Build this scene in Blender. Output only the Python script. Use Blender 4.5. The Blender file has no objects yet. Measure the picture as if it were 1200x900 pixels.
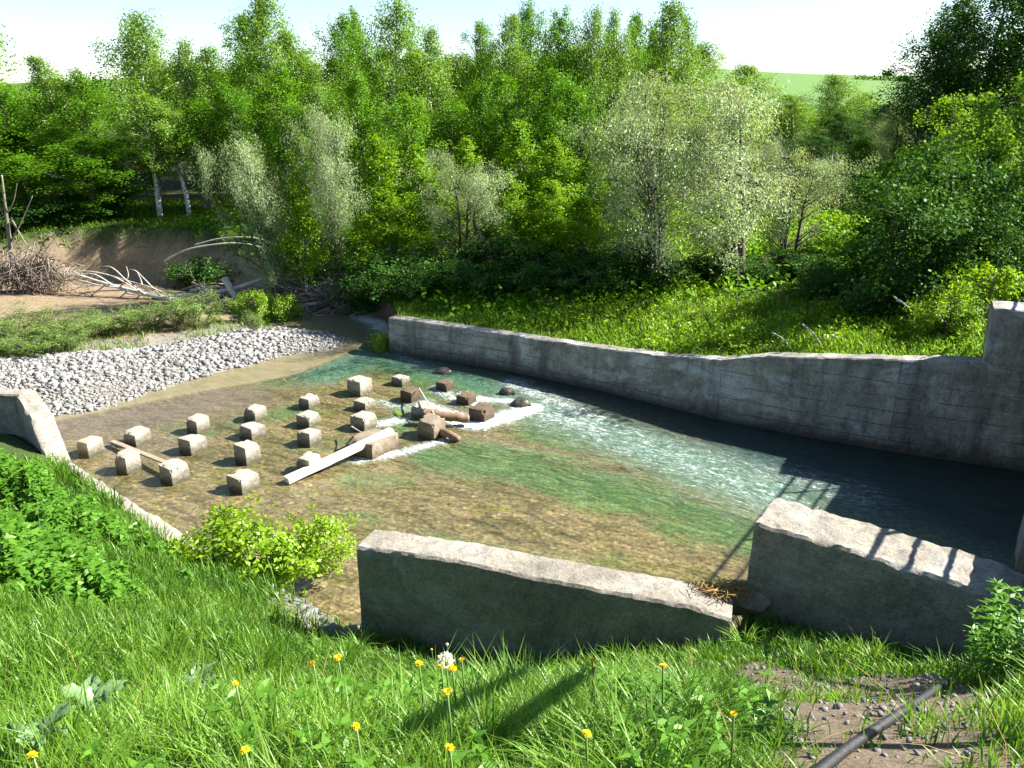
import bpy, bmesh, math, random
import numpy as np
from mathutils import Vector, noise as mnoise
PI = math.pi
R = math.radians
scene = bpy.context.scene
COL = scene.collection

# ------------------------------------------------------------------ camera, sky, sun, exposure
F = 942.0; PITCH = R(18.8); H = 7.0
SP, CP = math.sin(PITCH), math.cos(PITCH)
cam_d = bpy.data.cameras.new("camera"); cam = bpy.data.objects.new("camera", cam_d); COL.objects.link(cam)
cam.location = (0, 0, H); cam.rotation_euler = (PI/2 - PITCH, 0, 0)
cam_d.sensor_width = 36; cam_d.lens = F/1200*36; cam_d.clip_start = .05; cam_d.clip_end = 12000
scene.camera = cam
SUN_EL = 38.5; SUN_DIR = Vector((.985, .15, 0)).normalized()       # horizontal direction towards the sun
SUN_ROT = math.atan2(SUN_DIR.x, SUN_DIR.y)
w = bpy.data.worlds.new("World"); scene.world = w; w.use_nodes = True
nt = w.node_tree
sky = nt.nodes.new("ShaderNodeTexSky"); sky.sky_type = 'NISHITA'; sky.sun_disc = False
sky.sun_elevation = R(SUN_EL); sky.sun_rotation = SUN_ROT; sky.altitude = 200; sky.air_density = 1.0; sky.dust_density = .25; sky.ozone_density = 1.6
nt.links.new(sky.outputs[0], nt.nodes["Background"].inputs[0]); nt.nodes["Background"].inputs[1].default_value = .058
sl = bpy.data.lights.new("sun", 'SUN'); so = bpy.data.objects.new("sun", sl); COL.objects.link(so)
sl.energy = 5.0; sl.angle = R(.53); sl.color = (1, .955, .88)
sd = Vector((SUN_DIR.x*math.cos(R(SUN_EL)), SUN_DIR.y*math.cos(R(SUN_EL)), math.sin(R(SUN_EL))))
so.rotation_euler = sd.to_track_quat('Z', 'Y').to_euler(); so.location = (30, 5, 40)
scene.view_settings.view_transform = 'Standard'; scene.view_settings.look = 'None'
scene.view_settings.exposure = 1.98; scene.view_settings.gamma = 1; scene.view_settings.use_curve_mapping = False
scene.render.engine = 'CYCLES'
cy = scene.cycles
cy.max_bounces = 6; cy.diffuse_bounces = 3; cy.glossy_bounces = 2; cy.transmission_bounces = 3; cy.transparent_max_bounces = 4
cy.caustics_reflective = False; cy.caustics_refractive = False
cy.use_denoising = True

# ------------------------------------------------------------------ geometry helpers
def at(px, py, z=0.0):
    """point of the photograph (1200x900) on the level z"""
    dx, dy = (px-600)/F, (450-py)/F
    d = Vector((dx, CP + dy*SP, -SP + dy*CP))
    t = (z-H)/d.z
    return Vector((0, 0, H)) + d*t
def atY(px, py, Y):
    dx, dy = (px-600)/F, (450-py)/F
    d = Vector((dx, CP + dy*SP, -SP + dy*CP))
    return Vector((0, 0, H)) + d*(Y/d.y)

def mesh_np(name, V, quads=None, tris=None, attrs=None, smooth=False):
    V = np.asarray(V, np.float32)
    me = bpy.data.meshes.new(name)
    me.vertices.add(len(V)); me.vertices.foreach_set('co', V.ravel())
    q = np.zeros((0, 4), np.int32) if quads is None or len(quads) == 0 else np.asarray(quads, np.int32)
    t = np.zeros((0, 3), np.int32) if tris is None or len(tris) == 0 else np.asarray(tris, np.int32)
    loops = np.concatenate([q.ravel(), t.ravel()])
    me.loops.add(len(loops)); me.loops.foreach_set('vertex_index', loops)
    n = len(q)+len(t); me.polygons.add(n)
    st = np.concatenate([np.arange(len(q))*4, len(q)*4+np.arange(len(t))*3]).astype(np.int32)
    me.polygons.foreach_set('loop_start', st)
    if smooth: me.polygons.foreach_set('use_smooth', np.ones(n, bool))
    me.update(calc_edges=True)
    for k, a in (attrs or {}).items():
        a = np.asarray(a, np.float32)
        if a.ndim == 1:
            me.attributes.new(k, 'FLOAT', 'POINT').data.foreach_set('value', a)
        else:
            if a.shape[1] == 3: a = np.concatenate([a, np.ones((len(a), 1), np.float32)], 1)
            me.attributes.new(k, 'FLOAT_COLOR', 'POINT').data.foreach_set('color', a.ravel())
    return me
class MB:
    def __init__(s): s.V = []; s.Q = []; s.T = []; s.A = []; s.n = 0
    def add(s, V, Q=None, T=None, tint=.5):
        V = np.asarray(V, float).reshape(-1, 3)
        if Q is not None and len(Q): s.Q.append(np.asarray(Q)+s.n)
        if T is not None and len(T): s.T.append(np.asarray(T)+s.n)
        s.A.append(np.full(len(V), tint) if np.isscalar(tint) else tint)
        s.V.append(V); s.n += len(V)
    def tube(s, pts, rad, sides=6, tint=.5, wob=0, rng=None):
        P = np.array([tuple(p) for p in pts], float); k = len(P)
        r = np.array(rad, float) if not np.isscalar(rad) else np.full(k, rad)
        T = np.gradient(P, axis=0); T /= np.linalg.norm(T, axis=1)[:, None]+1e-9
        up = np.array([0, 0, 1.]) if abs(T[0][2]) < .8 else np.array([1., 0, 0])
        A = np.cross(T, up); A /= np.linalg.norm(A, axis=1)[:, None]+1e-9
        B = np.cross(T, A)
        th = np.arange(sides)*2*PI/sides
        rr = np.repeat(r[:, None], sides, 1)
        if wob: rr = rr*(1+wob*(rng or np.random).uniform(-1, 1, rr.shape))
        V = P[:, None, :]+rr[:, :, None]*(np.cos(th)[None, :, None]*A[:, None, :]+np.sin(th)[None, :, None]*B[:, None, :])
        i = np.arange(k-1)[:, None]*sides; j = np.arange(sides)[None, :]; j2 = (j+1) % sides
        Q = np.stack([i+j, i+j2, i+sides+j2, i+sides+j], -1).reshape(-1, 4)
        c = k*sides
        V = np.concatenate([V.reshape(-1, 3), P[:1], P[-1:]])
        Tt = [(c, b, a) for a, b in zip(range(sides), [*range(1, sides), 0])]
        o = (k-1)*sides
        Tt += [(c+1, o+a, o+b) for a, b in zip(range(sides), [*range(1, sides), 0])]
        s.add(V, Q, Tt, tint)
    def mesh(s, name, smooth=False):
        return mesh_np(name, np.concatenate(s.V), np.concatenate(s.Q) if s.Q else None, np.concatenate(s.T) if s.T else None, {'tint': np.concatenate(s.A)}, smooth)
def obj(name, me, mat=None, parent=None, loc=None):
    o = bpy.data.objects.new(name, me); COL.objects.link(o)
    if mat is not None and not me.materials: me.materials.append(mat)
    if parent: o.parent = parent
    if loc is not None: o.location = loc
    return o
def tag(o, label, cat, group=None, kind=None):
    o['label'] = label; o['category'] = cat
    if group: o['group'] = group
    if kind: o['kind'] = kind
    return o
def thing(name, label, cat, loc=(0, 0, 0), group=None):
    o = bpy.data.objects.new(name, None); COL.objects.link(o); o.location = loc; o.empty_display_size = .3
    return tag(o, label, cat, group)
def struct(o): o['kind'] = 'structure'; return o
def stuff(o, label, cat):
    o['kind'] = 'stuff'; o['label'] = label; o['category'] = cat; return o
def rel(o): return Vector(o.location)

# 2-D helpers
def seg_dist(P, poly, closed=False):
    """distance to a polyline, and the parameter (index + fraction) of the nearest point"""
    best = np.full(len(P), 1e18); par = np.zeros(len(P))
    n = len(poly) if closed else len(poly)-1
    for i in range(n):
        a = np.array(poly[i][:2], float); b = np.array(poly[(i+1) % len(poly)][:2], float)
        ab = b-a; t = np.clip(((P-a)@ab)/(ab@ab+1e-12), 0, 1)
        d = np.sum((P-a-t[:, None]*ab)**2, 1)
        m = d < best; best[m] = d[m]; par[m] = i+t[m]
    return np.sqrt(best), par
def inside(P, poly):
    x, y = P[:, 0], P[:, 1]; c = np.zeros(len(P), bool)
    for i in range(len(poly)):
        x1, y1 = poly[i][:2]; x2, y2 = poly[(i+1) % len(poly)][:2]
        if y1 == y2: continue
        m = ((y1 > y) != (y2 > y)) & (x < (x2-x1)*(y-y1)/(y2-y1)+x1)
        c ^= m
    return c
def sdist(P, poly):
    d, _ = seg_dist(P, poly, True)
    return np.where(inside(P, poly), d, -d)
def sstep(a, b, x):
    t = np.clip((x-a)/(b-a), 0, 1); return t*t*(3-2*t)
def hash2(ix, iy, s):
    h = (ix.astype(np.int64)*374761393+iy.astype(np.int64)*668265263+s*974711) & 0x7fffffff
    h = ((h ^ (h >> 13))*1274126177) & 0x7fffffff
    return (h ^ (h >> 16) & 0xffff) / 0x7fffffff
def vnoise(x, y, s=0):
    ix, iy = np.floor(x), np.floor(y); fx, fy = x-ix, y-iy
    fx = fx*fx*(3-2*fx); fy = fy*fy*(3-2*fy)
    a, b = hash2(ix, iy, s), hash2(ix+1, iy, s); c, d = hash2(ix, iy+1, s), hash2(ix+1, iy+1, s)
    return (a*(1-fx)+b*fx)*(1-fy)+(c*(1-fx)+d*fx)*fy
def fbm(x, y, s=0, o=4):
    r = 0; a = .5
    for k in range(o): r = r+a*vnoise(x*2**k, y*2**k, s+k*17); a *= .5
    return r

# ------------------------------------------------------------------ lay of the land
W_PIX = [(457, 412, 372), (520, 421, 381), (600, 435, 393), (700, 456, 408), (770, 473, 417), (840, 490, 422), (890, 500, 418), (960, 513, 419), (1040, 527, 422), (1130, 540, 424), (1230, 556, 426)]
FAR_WALL = []
for px, pb, ptop in W_PIX:
    b = at(px, pb, 0); t = atY(px, ptop, b.y); FAR_WALL.append((b.x, b.y, t.z))
d0 = Vector(FAR_WALL[-1])-Vector(FAR_WALL[-2])
FAR_WALL.append(tuple(Vector(FAR_WALL[-1])+Vector((4.2, -2.5, .2))))
FLOW = Vector((.857, -.512)); FLOW_ANG = math.atan2(-.512, .857)
LIP = [(-10.45, 16.65, 1.2), (-8.8, 14.7, .4), (-4.9, 11.4, .38), (-2.5, 9.6, .3)]
NEAR_POLY = [(-60, 17.2), (-10.9, 16.4), (-9.0, 14.5), (-5.05, 11.2), (-2.6, 9.4), (-1.75, 8.45), (2.1, 6.95), (2.7, 7.9), (5.0, 6.7), (9, 5.6), (60, 3), (60, -60), (-60, -60)]
zf = .2
FOOT = [tuple(at(px, py, zf)[:2]) for px, py in [(-420, 352), (-120, 346), (0, 338), (90, 330), (170, 328), (240, 333), (300, 350), (360, 360), (420, 362), (452, 366)]]
FAR_LINE = [(p[0]+.16, p[1]+.3) for p in FAR_WALL]
FAR_POLY = [(-4000, 40)]+FOOT+[(FAR_LINE[0][0]+.0, FAR_LINE[0][1])]+FAR_LINE[1:]+[(4000, 6), (4000, 6000), (-4000, 6000)]
GRAVEL = [tuple(at(px, py, .1)[:2]) for px, py in [(-300, 440), (-100, 424), (0, 412), (60, 408), (170, 402), (230, 392), (270, 382), (330, 383), (380, 388), (407, 396), (394, 405), (330, 415), (250, 435), (170, 458), (110, 478), (60, 486), (-60, 486), (-300, 500)]]
LOW = [tuple(at(px, py, .1)[:2]) for px, py in [(-420, 352), (-120, 346), (0, 338), (90, 330), (170, 330), (215, 340), (255, 362), (290, 374), (320, 384), (270, 392), (230, 402), (170, 412), (60, 418), (0, 422), (-420, 440)]]

CTRL = [(0, 0, 5.3), (-3, -3, 5.5), (3, -3, 5.5), (-12, -6, 5.6), (12, -6, 5.6), (0, -12, 5.8),
        (-.6, 1.95, 5.12), (.6, 1.95, 5.12), (-1.7, 2.1, 4.98), (1.8, 2.1, 5.0), (3, 1.8, 5.2),
        (-.6, 3.35, 4.14), (.1, 3.25, 4.22), (.8, 3.4, 4.12),
        (-1.6, 3.5, 3.8), (-2.3, 3.3, 3.92), (-3.6, 3.5, 4.1), (-2.4, 5.7, 2.8), (-3.9, 5.2, 3.15), (-7, 4.5, 3.9),
        (-6.1, 8.8, 1.75), (-4.9, 10, 1.05), (-8.6, 12.8, .85), (-7.7, 13.4, .55), (-10, 15.6, .4), (-14, 16, .5), (-14, 11, 1.6), (-20, 15, 1), (-20, 5, 4),
        (-5.1, 11.0, .36), (-2.4, 9.1, .6), (-2.6, 7.6, 1.3), (-1.8, 8.0, 1.1), (0, 7.3, 1.2), (1.9, 6.6, 2.0), (2.5, 7.2, 1.85), (4.2, 6.1, 2.2), (0, 5.4, 2.35), (-1, 5.2, 2.4),
        (1.76, 3.9, 3.65), (1.9, 5.9, 2.4), (3.2, 5.3, 2.75), (3.2, 3.8, 4.0), (5.2, 5.6, 2.9), (7, 5.4, 2.2), (9, 5, 2.4), (6, 3, 4.2), (12, 3, 4.2), (12, 0, 5.2), (20, 0, 5)]
_c = np.array(CTRL)
def _phi(d): return d
_D = np.sqrt(((_c[:, None, :2]-_c[None, :, :2])**2).sum(-1)+.04)
_A = np.zeros((len(_c)+3,)*2); _A[:len(_c), :len(_c)] = -_D+np.eye(len(_c))*.02
_A[:len(_c), len(_c)] = 1; _A[:len(_c), len(_c)+1:] = _c[:, :2]; _A[len(_c), :len(_c)] = 1; _A[len(_c)+1:, :len(_c)] = _c[:, :2].T
_w = np.linalg.solve(_A, np.concatenate([_c[:, 2], [0, 0, 0]]))
def near_z(P):
    Q = np.clip(P, [-22, -14], [22, 18])
    D = np.sqrt(((Q[:, None, :]-_c[None, :, :2])**2).sum(-1)+.04)
    return -D@_w[:len(_c)]+_w[len(_c)]+Q@_w[len(_c)+1:]
def land(P):
    """height of the ground, vectorised; returns z and region weights"""
    P = np.asarray(P, float)
    X, Y = P[:, 0], P[:, 1]
    z = np.full(len(P), -.45)
    # gravel bar and low mud flat
    sg = sdist(P, GRAVEL); sl_ = sdist(P, LOW)
    zg = -.45+.5*sstep(-.9, .1, sg)+.28*sstep(0, 2.2, sg)
    zl = -.45+.52*sstep(-.8, .1, sl_)+.16*sstep(0, 1.5, sl_)+.1*(fbm(X*.8, Y*.8, 5)-.5)
    z = np.maximum(z, np.maximum(zg, zl))
    # far land
    sf = sdist(P, FAR_POLY)
    dF, pF = seg_dist(P, FOOT); dW, pW = seg_dist(P, FAR_LINE)
    top = np.interp(pW, range(len(FAR_WALL)), [p[2] for p in FAR_WALL])
    zW = top-.10+(1.9-top)*sstep(.5, 6, dW)+.12*(fbm(X*.5, Y*.5, 3)-.5)
    hcl = np.interp(pF, [0, 1, 2, 3, 5, 6, 7, 8, 9], [1.6, 1.5, 1.9, 2.1, 2.05, 1.3, 1.0, .9, .8])
    wcl = np.interp(pF, [0, 3, 5, 6, 7, 8, 9], [1.2, .9, .9, 2.2, 2.2, 1.2, .9])
    jag = (fbm(X*1.7, Y*1.7, 9)-.5)*.9
    zF = .12+hcl*sstep(.0, 1, (dF+jag*np.minimum(dF, .8))/wcl)+.03*np.minimum(dF, 30)
    wf = dW**2/(dF**2+dW**2+1e-6)
    zfar = zW*(1-wf)+zF*wf
    zfar = zfar+.025*np.clip(Y-32, 0, 60)
    hill = 36*sstep(260, 900, Y)*(1+.14*np.sin(X/190+.8)+.06*np.sin(X/70))+(fbm(X/160, Y/160, 2)-.5)*6*sstep(200, 500, Y)
    zfar = zfar+hill-10*sstep(1000, 2500, Y)
    m = sstep(-.06, .06, sf)
    z = z*(1-m)+np.maximum(z, zfar)*m
    # near bank
    sn = sdist(P, NEAR_POLY)
    zn = near_z(P)+.10*(fbm(X*1.3, Y*1.3, 1)-.5)+.05*(fbm(X*4, Y*4, 4)-.5)
    m = sstep(-.08, .05, sn)
    z = z*(1-m)+np.maximum(z, zn)*m
    return z, sg, sl_, sf, sn, dF, dW, pF
def gz(x, y): return float(land(np.array([[x, y]]))[0][0])
def pix_ground(px, py, off=0.0, t0=1.0, t1=60):
    dx, dy = (px-600)/F, (450-py)/F
    d = np.array([dx, CP+dy*SP, -SP+dy*CP]); t = np.linspace(t0, t1, 1600)
    P = np.array([0, 0, H])+t[:, None]*d
    z = land(P[:, :2])[0]+off
    k = np.argmax(P[:, 2] < z)
    return Vector(P[k])
DIRT = [tuple(pix_ground(px, py)[:2]) for px, py in [(880, 778), (960, 800), (1060, 790), (1130, 800), (1215, 850), (1230, 1090), (930, 1090), (905, 870), (915, 830), (870, 800)]]
def dirt_mask(P):
    n = fbm(P[:, 0]*2.6, P[:, 1]*2.6, 31)
    return sstep(-.12, .06, sdist(P, DIRT)+(n-.5)*.45)

# ------------------------------------------------------------------ materials
def mat_new(name):
    m = bpy.data.materials.new(name); m.use_nodes = True
    n = m.node_tree; n.nodes.clear()
    out = n.nodes.new("ShaderNodeOutputMaterial")
    return m, n, out
def N(n, t, **kw):
    x = n.nodes.new("ShaderNode"+t)
    for k, v in kw.items():
        if k.startswith('i_'):
            x.inputs[k[2:].replace('_', ' ')].default_value = v
        else: setattr(x, k, v)
    return x
def ramp(n, src, stops):
    r = n.nodes.new("ShaderNodeValToRGB"); e = r.color_ramp.elements
    while len(e) > 1: e.remove(e[-1])
    e[0].position = stops[0][0]; e[0].color = (*stops[0][1], 1) if len(stops[0][1]) == 3 else stops[0][1]
    for p, c in stops[1:]:
        k = e.new(p); k.color = (*c, 1) if len(c) == 3 else c
    n.links.new(src, r.inputs[0]); return r
def mixc(n, a, b, f, mode='MIX'):
    m = n.nodes.new("ShaderNodeMix"); m.data_type = 'RGBA'; m.blend_type = mode
    for s, v in ((m.inputs['A'], a), (m.inputs['B'], b), (m.inputs['Factor'], f)):
        if hasattr(v, 'is_linked') or hasattr(v, 'node'): n.links.new(v, s)
        elif isinstance(v, tuple): s.default_value = (*v, 1) if len(v) == 3 else v
        else: s.default_value = v
    return m.outputs['Result']
def math_(n, op, a, b=None, clamp=False):
    m = n.nodes.new("ShaderNodeMath"); m.operation = op; m.use_clamp = clamp
    for s, v in ((m.inputs[0], a), (m.inputs[1], b)):
        if v is None: continue
        if hasattr(v, 'node'): n.links.new(v, s)
        else: s.default_value = v
    return m.outputs[0]
def noise_tex(n, vec, scale, detail=5, rough=.6, dist=0):
    x = N(n, "TexNoise"); x.inputs['Scale'].default_value = scale; x.inputs['Detail'].default_value = detail
    x.inputs['Roughness'].default_value = rough; x.inputs['Distortion'].default_value = dist
    if vec is not None: n.links.new(vec, x.inputs['Vector'])
    return x.outputs[0]
def leaf_mat(name, dark, light, trans=.45, gloss=.08, rnd=.35):
    m, n, out = mat_new(name)
    at_ = N(n, "Attribute", attribute_name='tint'); oi = N(n, "ObjectInfo")
    f = math_(n, 'ADD', math_(n, 'MULTIPLY', at_.outputs['Fac'], 1-rnd), math_(n, 'MULTIPLY', oi.outputs['Random'], rnd))
    c = ramp(n, f, [(0, dark), (1, light)]).outputs[0]
    d = N(n, "BsdfDiffuse"); n.links.new(c, d.inputs[0])
    t = N(n, "BsdfTranslucent"); tc = mixc(n, c, (1.25, 1.15, .55), 1.0, 'MULTIPLY'); n.links.new(tc, t.inputs[0])
    a = N(n, "AddShader"); 
    mx = N(n, "MixShader"); mx.inputs[0].default_value = trans; n.links.new(d.outputs[0], mx.inputs[1]); n.links.new(t.outputs[0], mx.inputs[2])
    g = N(n, "BsdfGlossy"); g.inputs['Roughness'].default_value = .45; g.inputs[0].default_value = (.75, .95, .6, 1)
    m2 = N(n, "MixShader"); m2.inputs[0].default_value = gloss; n.links.new(mx.outputs[0], m2.inputs[1]); n.links.new(g.outputs[0], m2.inputs[2])
    n.links.new(m2.outputs[0], out.inputs[0]); n.nodes.remove(a)
    return m
def bark_mat(name, base, dark, scale=6, marks=False):
    m, n, out = mat_new(name)
    tc = N(n, "TexCoord"); mp = N(n, "Mapping"); n.links.new(tc.outputs['Object'], mp.inputs[0])
    mp.inputs['Scale'].default_value = (1, 1, 3.5) if marks else (1, 1, .3)
    nz = noise_tex(n, mp.outputs[0], scale, 6, .65)
    c = ramp(n, nz, [(.42 if marks else .3, dark), (.5 if marks else .65, base)]).outputs[0]
    b = N(n, "BsdfPrincipled"); n.links.new(c, b.inputs['Base Color']); b.inputs['Roughness'].default_value = .85
    bp = N(n, "Bump"); bp.inputs['Strength'].default_value = .5; bp.inputs['Distance'].default_value = .02; n.links.new(nz, bp.inputs['Height']); n.links.new(bp.outputs[0], b.inputs['Normal'])
    n.links.new(b.outputs[0], out.inputs[0]); return m
def concrete_mat(name, base, dark, lines=0.0, stain=(.10, .085, .06), stain_z=None, sc=1.0, pale=None, streak=False):
    m, n, out = mat_new(name)
    tc = N(n, "TexCoord"); v = tc.outputs['Object']; geo = N(n, "NewGeometry")
    big = noise_tex(n, v, .9*sc, 7, .68, .4); fine = noise_tex(n, v, 16*sc, 6, .7); mid = noise_tex(n, v, 4*sc, 6, .7, .3)
    c = ramp(n, big, [(.32, dark), (.5, tuple((a+b)/2 for a, b in zip(dark, base))), (.68, base)]).outputs[0]
    c = mixc(n, c, ramp(n, mid, [(.3, (.55, .55, .55)), (.5, (.95, .95, .95)), (.7, (1.2, 1.18, 1.12))]).outputs[0], .75, 'MULTIPLY')
    c = mixc(n, c, ramp(n, fine, [(.3, (.62, .62, .62)), (.6, (1.08, 1.08, 1.08))]).outputs[0], .55, 'MULTIPLY')
    if pale:
        pm = N(n, "Mapping"); n.links.new(v, pm.inputs[0]); pm.inputs['Location'].default_value = (7, 3, 1); pm.inputs['Scale'].default_value = (1, 1, 1.8)
        pf = ramp(n, noise_tex(n, pm.outputs[0], .8*sc, 6, .7, .8), [(.52, (0, 0, 0)), (.66, (1, 1, 1))]).outputs[0]
        c = mixc(n, c, pale, math_(n, 'MULTIPLY', pf, .7))
    if streak:
        sm_ = N(n, 'Mapping'); n.links.new(v, sm_.inputs[0]); sm_.inputs['Scale'].default_value = (1, 1, .14)
        c = mixc(n, c, ramp(n, noise_tex(n, sm_.outputs[0], 2.6, 6, .7), [(.34, (.4, .4, .42)), (.52, (1, 1, 1)), (.7, (1.18, 1.2, 1.2))]).outputs[0], .8, 'MULTIPLY')
    sx = N(n, "SeparateXYZ"); n.links.new(geo.outputs['Position'], sx.inputs[0])
    hgt = math_(n, 'MULTIPLY', math_(n, 'SUBTRACT', fine, .5), .5)
    pit = N(n, "TexVoronoi"); pit.inputs['Scale'].default_value = 11*sc; n.links.new(v, pit.inputs['Vector'])
    pitr = ramp(n, pit.outputs['Distance'], [(.0, (0, 0, 0)), (.16, (1, 1, 1))]).outputs[0]
    gate = ramp(n, noise_tex(n, v, 2.1*sc, 3), [(.52, (1, 1, 1)), (.6, (0, 0, 0))]).outputs[0]
    pits = math_(n, 'MAXIMUM', pitr, gate)
    c = mixc(n, (.05, .045, .04), c, math_(n, 'ADD', math_(n, 'MULTIPLY', pits, .6), .4))
    hgt = math_(n, 'ADD', hgt, math_(n, 'ADD', math_(n, 'MULTIPLY', mid, .8), math_(n, 'MULTIPLY', pits, .25)))
    if lines:
        zz = math_(n, 'ADD', math_(n, 'MULTIPLY', sx.outputs['Z'], lines), math_(n, 'MULTIPLY', big, .45))
        fr = math_(n, 'FRACT', zz)
        ln = ramp(n, fr, [(0, (.0, .0, .0)), (.05, (1, 1, 1)), (.93, (1, 1, 1)), (1, (.2, .2, .2))]).outputs[0]
        brk = ramp(n, big, [(.47, (1, 1, 1)), (.56, (0, 0, 0))]).outputs[0]
        ln2 = math_(n, 'MAXIMUM', ln, brk)
        c = mixc(n, tuple(x*.35 for x in dark), c, math_(n, 'ADD', math_(n, 'MULTIPLY', ln2, .5), .5))
        hgt = math_(n, 'ADD', hgt, math_(n, 'MULTIPLY', ln2, .8))
    if stain_z is not None:
        e = math_(n, 'ADD', sx.outputs['Z'], math_(n, 'MULTIPLY', math_(n, 'SUBTRACT', mid, .5), .35))
        mr = N(n, "MapRange"); n.links.new(e, mr.inputs[0]); mr.inputs['From Min'].default_value = stain_z[0]; mr.inputs['From Max'].default_value = stain_z[1]
        mr.inputs['To Min'].default_value = .9; mr.inputs['To Max'].default_value = 0
        c = mixc(n, c, stain, mr.outputs[0])
    ag = N(n, 'TexVoronoi'); ag.inputs['Scale'].default_value = 48*sc; n.links.new(v, ag.inputs['Vector'])
    agc = N(n, 'SeparateColor'); n.links.new(ag.outputs['Color'], agc.inputs[0])
    c = mixc(n, c, ramp(n, agc.outputs[0], [(.0, (.55, .54, .52)), (.25, (.95, .95, .95)), (.75, (1.02, 1.02, 1.02)), (1, (1.35, 1.33, 1.28))]).outputs[0], .65, 'MULTIPLY')
    hgt = math_(n, 'ADD', hgt, math_(n, 'MULTIPLY', agc.outputs[0], .12))
    b = N(n, "BsdfPrincipled"); n.links.new(c, b.inputs['Base Color']); b.inputs['Roughness'].default_value = .88; b.inputs['Specular IOR Level'].default_value = .25
    bp = N(n, "Bump"); bp.inputs['Strength'].default_value = .8; bp.inputs['Distance'].default_value = .03; n.links.new(hgt, bp.inputs['Height']); n.links.new(bp.outputs[0], b.inputs['Normal'])
    n.links.new(b.outputs[0], out.inputs[0]); return m
def simple_mat(name, col, rough=.8, var=.3, scale=8, metal=0):
    m, n, out = mat_new(name)
    tc = N(n, "TexCoord"); nz = noise_tex(n, tc.outputs['Object'], scale, 5, .65)
    c = ramp(n, nz, [(.25, tuple(x*(1-var) for x in col)), (.75, tuple(min(1, x*(1+var)) for x in col))]).outputs[0]
    at_ = N(n, "Attribute", attribute_name='tint')
    b = N(n, "BsdfPrincipled"); n.links.new(c, b.inputs['Base Color']); b.inputs['Roughness'].default_value = rough; b.inputs['Metallic'].default_value = metal
    bp = N(n, "Bump"); bp.inputs['Strength'].default_value = .4; bp.inputs['Distance'].default_value = .02; n.links.new(nz, bp.inputs['Height']); n.links.new(bp.outputs[0], b.inputs['Normal'])
    n.links.new(b.outputs[0], out.inputs[0]); return m
def tint_mat(name, a, b_, rough=.85):
    m, n, out = mat_new(name)
    at_ = N(n, "Attribute", attribute_name='tint'); tc = N(n, "TexCoord"); nz = noise_tex(n, tc.outputs['Object'], 14, 5, .65)
    c = ramp(n, at_.outputs['Fac'], [(0, a), (1, b_)]).outputs[0]
    c = mixc(n, c, ramp(n, nz, [(.3, (.7, .7, .7)), (.7, (1.1, 1.1, 1.1))]).outputs[0], .6, 'MULTIPLY')
    b = N(n, "BsdfPrincipled"); n.links.new(c, b.inputs['Base Color']); b.inputs['Roughness'].default_value = rough
    n.links.new(b.outputs[0], out.inputs[0]); return m

M = {}
M['birch_leaf'] = leaf_mat('birch_leaf', (.085, .175, .015), (.19, .335, .035), .46, .02)
M['aspen_leaf'] = leaf_mat('aspen_leaf', (.055, .165, .006), (.155, .315, .012), .46, .015)
M['young_leaf'] = leaf_mat('young_leaf', (.11, .23, .006), (.21, .37, .015), .5, .015)
M['dark_leaf'] = leaf_mat('dark_leaf', (.02, .065, .010), (.06, .145, .018), .38, .012)
M['willow_leaf'] = leaf_mat('willow_leaf', (.19, .26, .125), (.36, .45, .24), .38, .03)
M['shrub_leaf'] = leaf_mat('shrub_leaf', (.13, .26, .008), (.25, .40, .015), .5, .03)
M['maple_leaf'] = leaf_mat('maple_leaf', (.08, .18, .012), (.19, .32, .03), .5, .015)
M['nettle_leaf'] = leaf_mat('nettle_leaf', (.045, .145, .010), (.12, .27, .025), .42, .03)
M['grass'] = leaf_mat('grass', (.035, .115, .005), (.19, .34, .035), .47, .03, .0)
M['far_grass'] = leaf_mat('far_grass', (.085, .20, .008), (.21, .35, .025), .5, .02, .0)
M['scrub_leaf'] = leaf_mat('scrub_leaf', (.10, .18, .03), (.20, .29, .07), .42, .03)
M['burdock'] = leaf_mat('burdock', (.12, .21, .08), (.17, .28, .12), .35, .06)
M['birch_bark'] = bark_mat('birch_bark', (.55, .53, .48), (.06, .05, .045), 5, True)
M['grey_bark'] = bark_mat('grey_bark', (.22, .19, .15), (.07, .055, .04))
M['dark_bark'] = bark_mat('dark_bark', (.10, .08, .06), (.03, .024, .018))
M['wall'] = concrete_mat('wall_concrete', (.40, .375, .32), (.15, .142, .12), lines=3.1, stain=(.05, .042, .03), stain_z=(.05, .45), pale=(.46, .50, .49), streak=True)
M['concrete'] = concrete_mat('pale_concrete', (.36, .325, .275), (.22, .195, .16))
M['near_concrete'] = concrete_mat('mossy_concrete', (.33, .295, .24), (.175, .16, .13), pale=(.34, .34, .31), sc=1.3)
M['block'] = concrete_mat('block_concrete', (.42, .39, .33), (.27, .24, .19), stain=(.05, .048, .022), stain_z=(.03, .27), sc=2.2)
M['wet_block'] = concrete_mat('wet_block_concrete', (.16, .118, .075), (.09, .066, .042), stain=(.05, .04, .028), stain_z=(.02, .22), sc=2.2)
M['damp_block'] = concrete_mat('damp_block_concrete', (.30, .25, .185), (.17, .135, .095), stain=(.07, .05, .03), stain_z=(.02, .25), sc=2.2)
M['stone'] = tint_mat('stone', (.075, .072, .067), (.31, .30, .28))
M['drift'] = tint_mat('driftwood', (.10, .07, .048), (.42, .37, .30))
M['dead_white'] = simple_mat('bleached_wood', (.42, .385, .33), .85, .35, 9)
M['brown_wood'] = simple_mat('wet_brown_wood', (.17, .105, .06), .7, .4, 9)
M['plank'] = simple_mat('bleached_plank', (.66, .60, .50), .75, .12, 10)
M['grey_plank'] = simple_mat('grey_brown_plank', (.25, .195, .135), .85, .3, 10)
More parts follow.
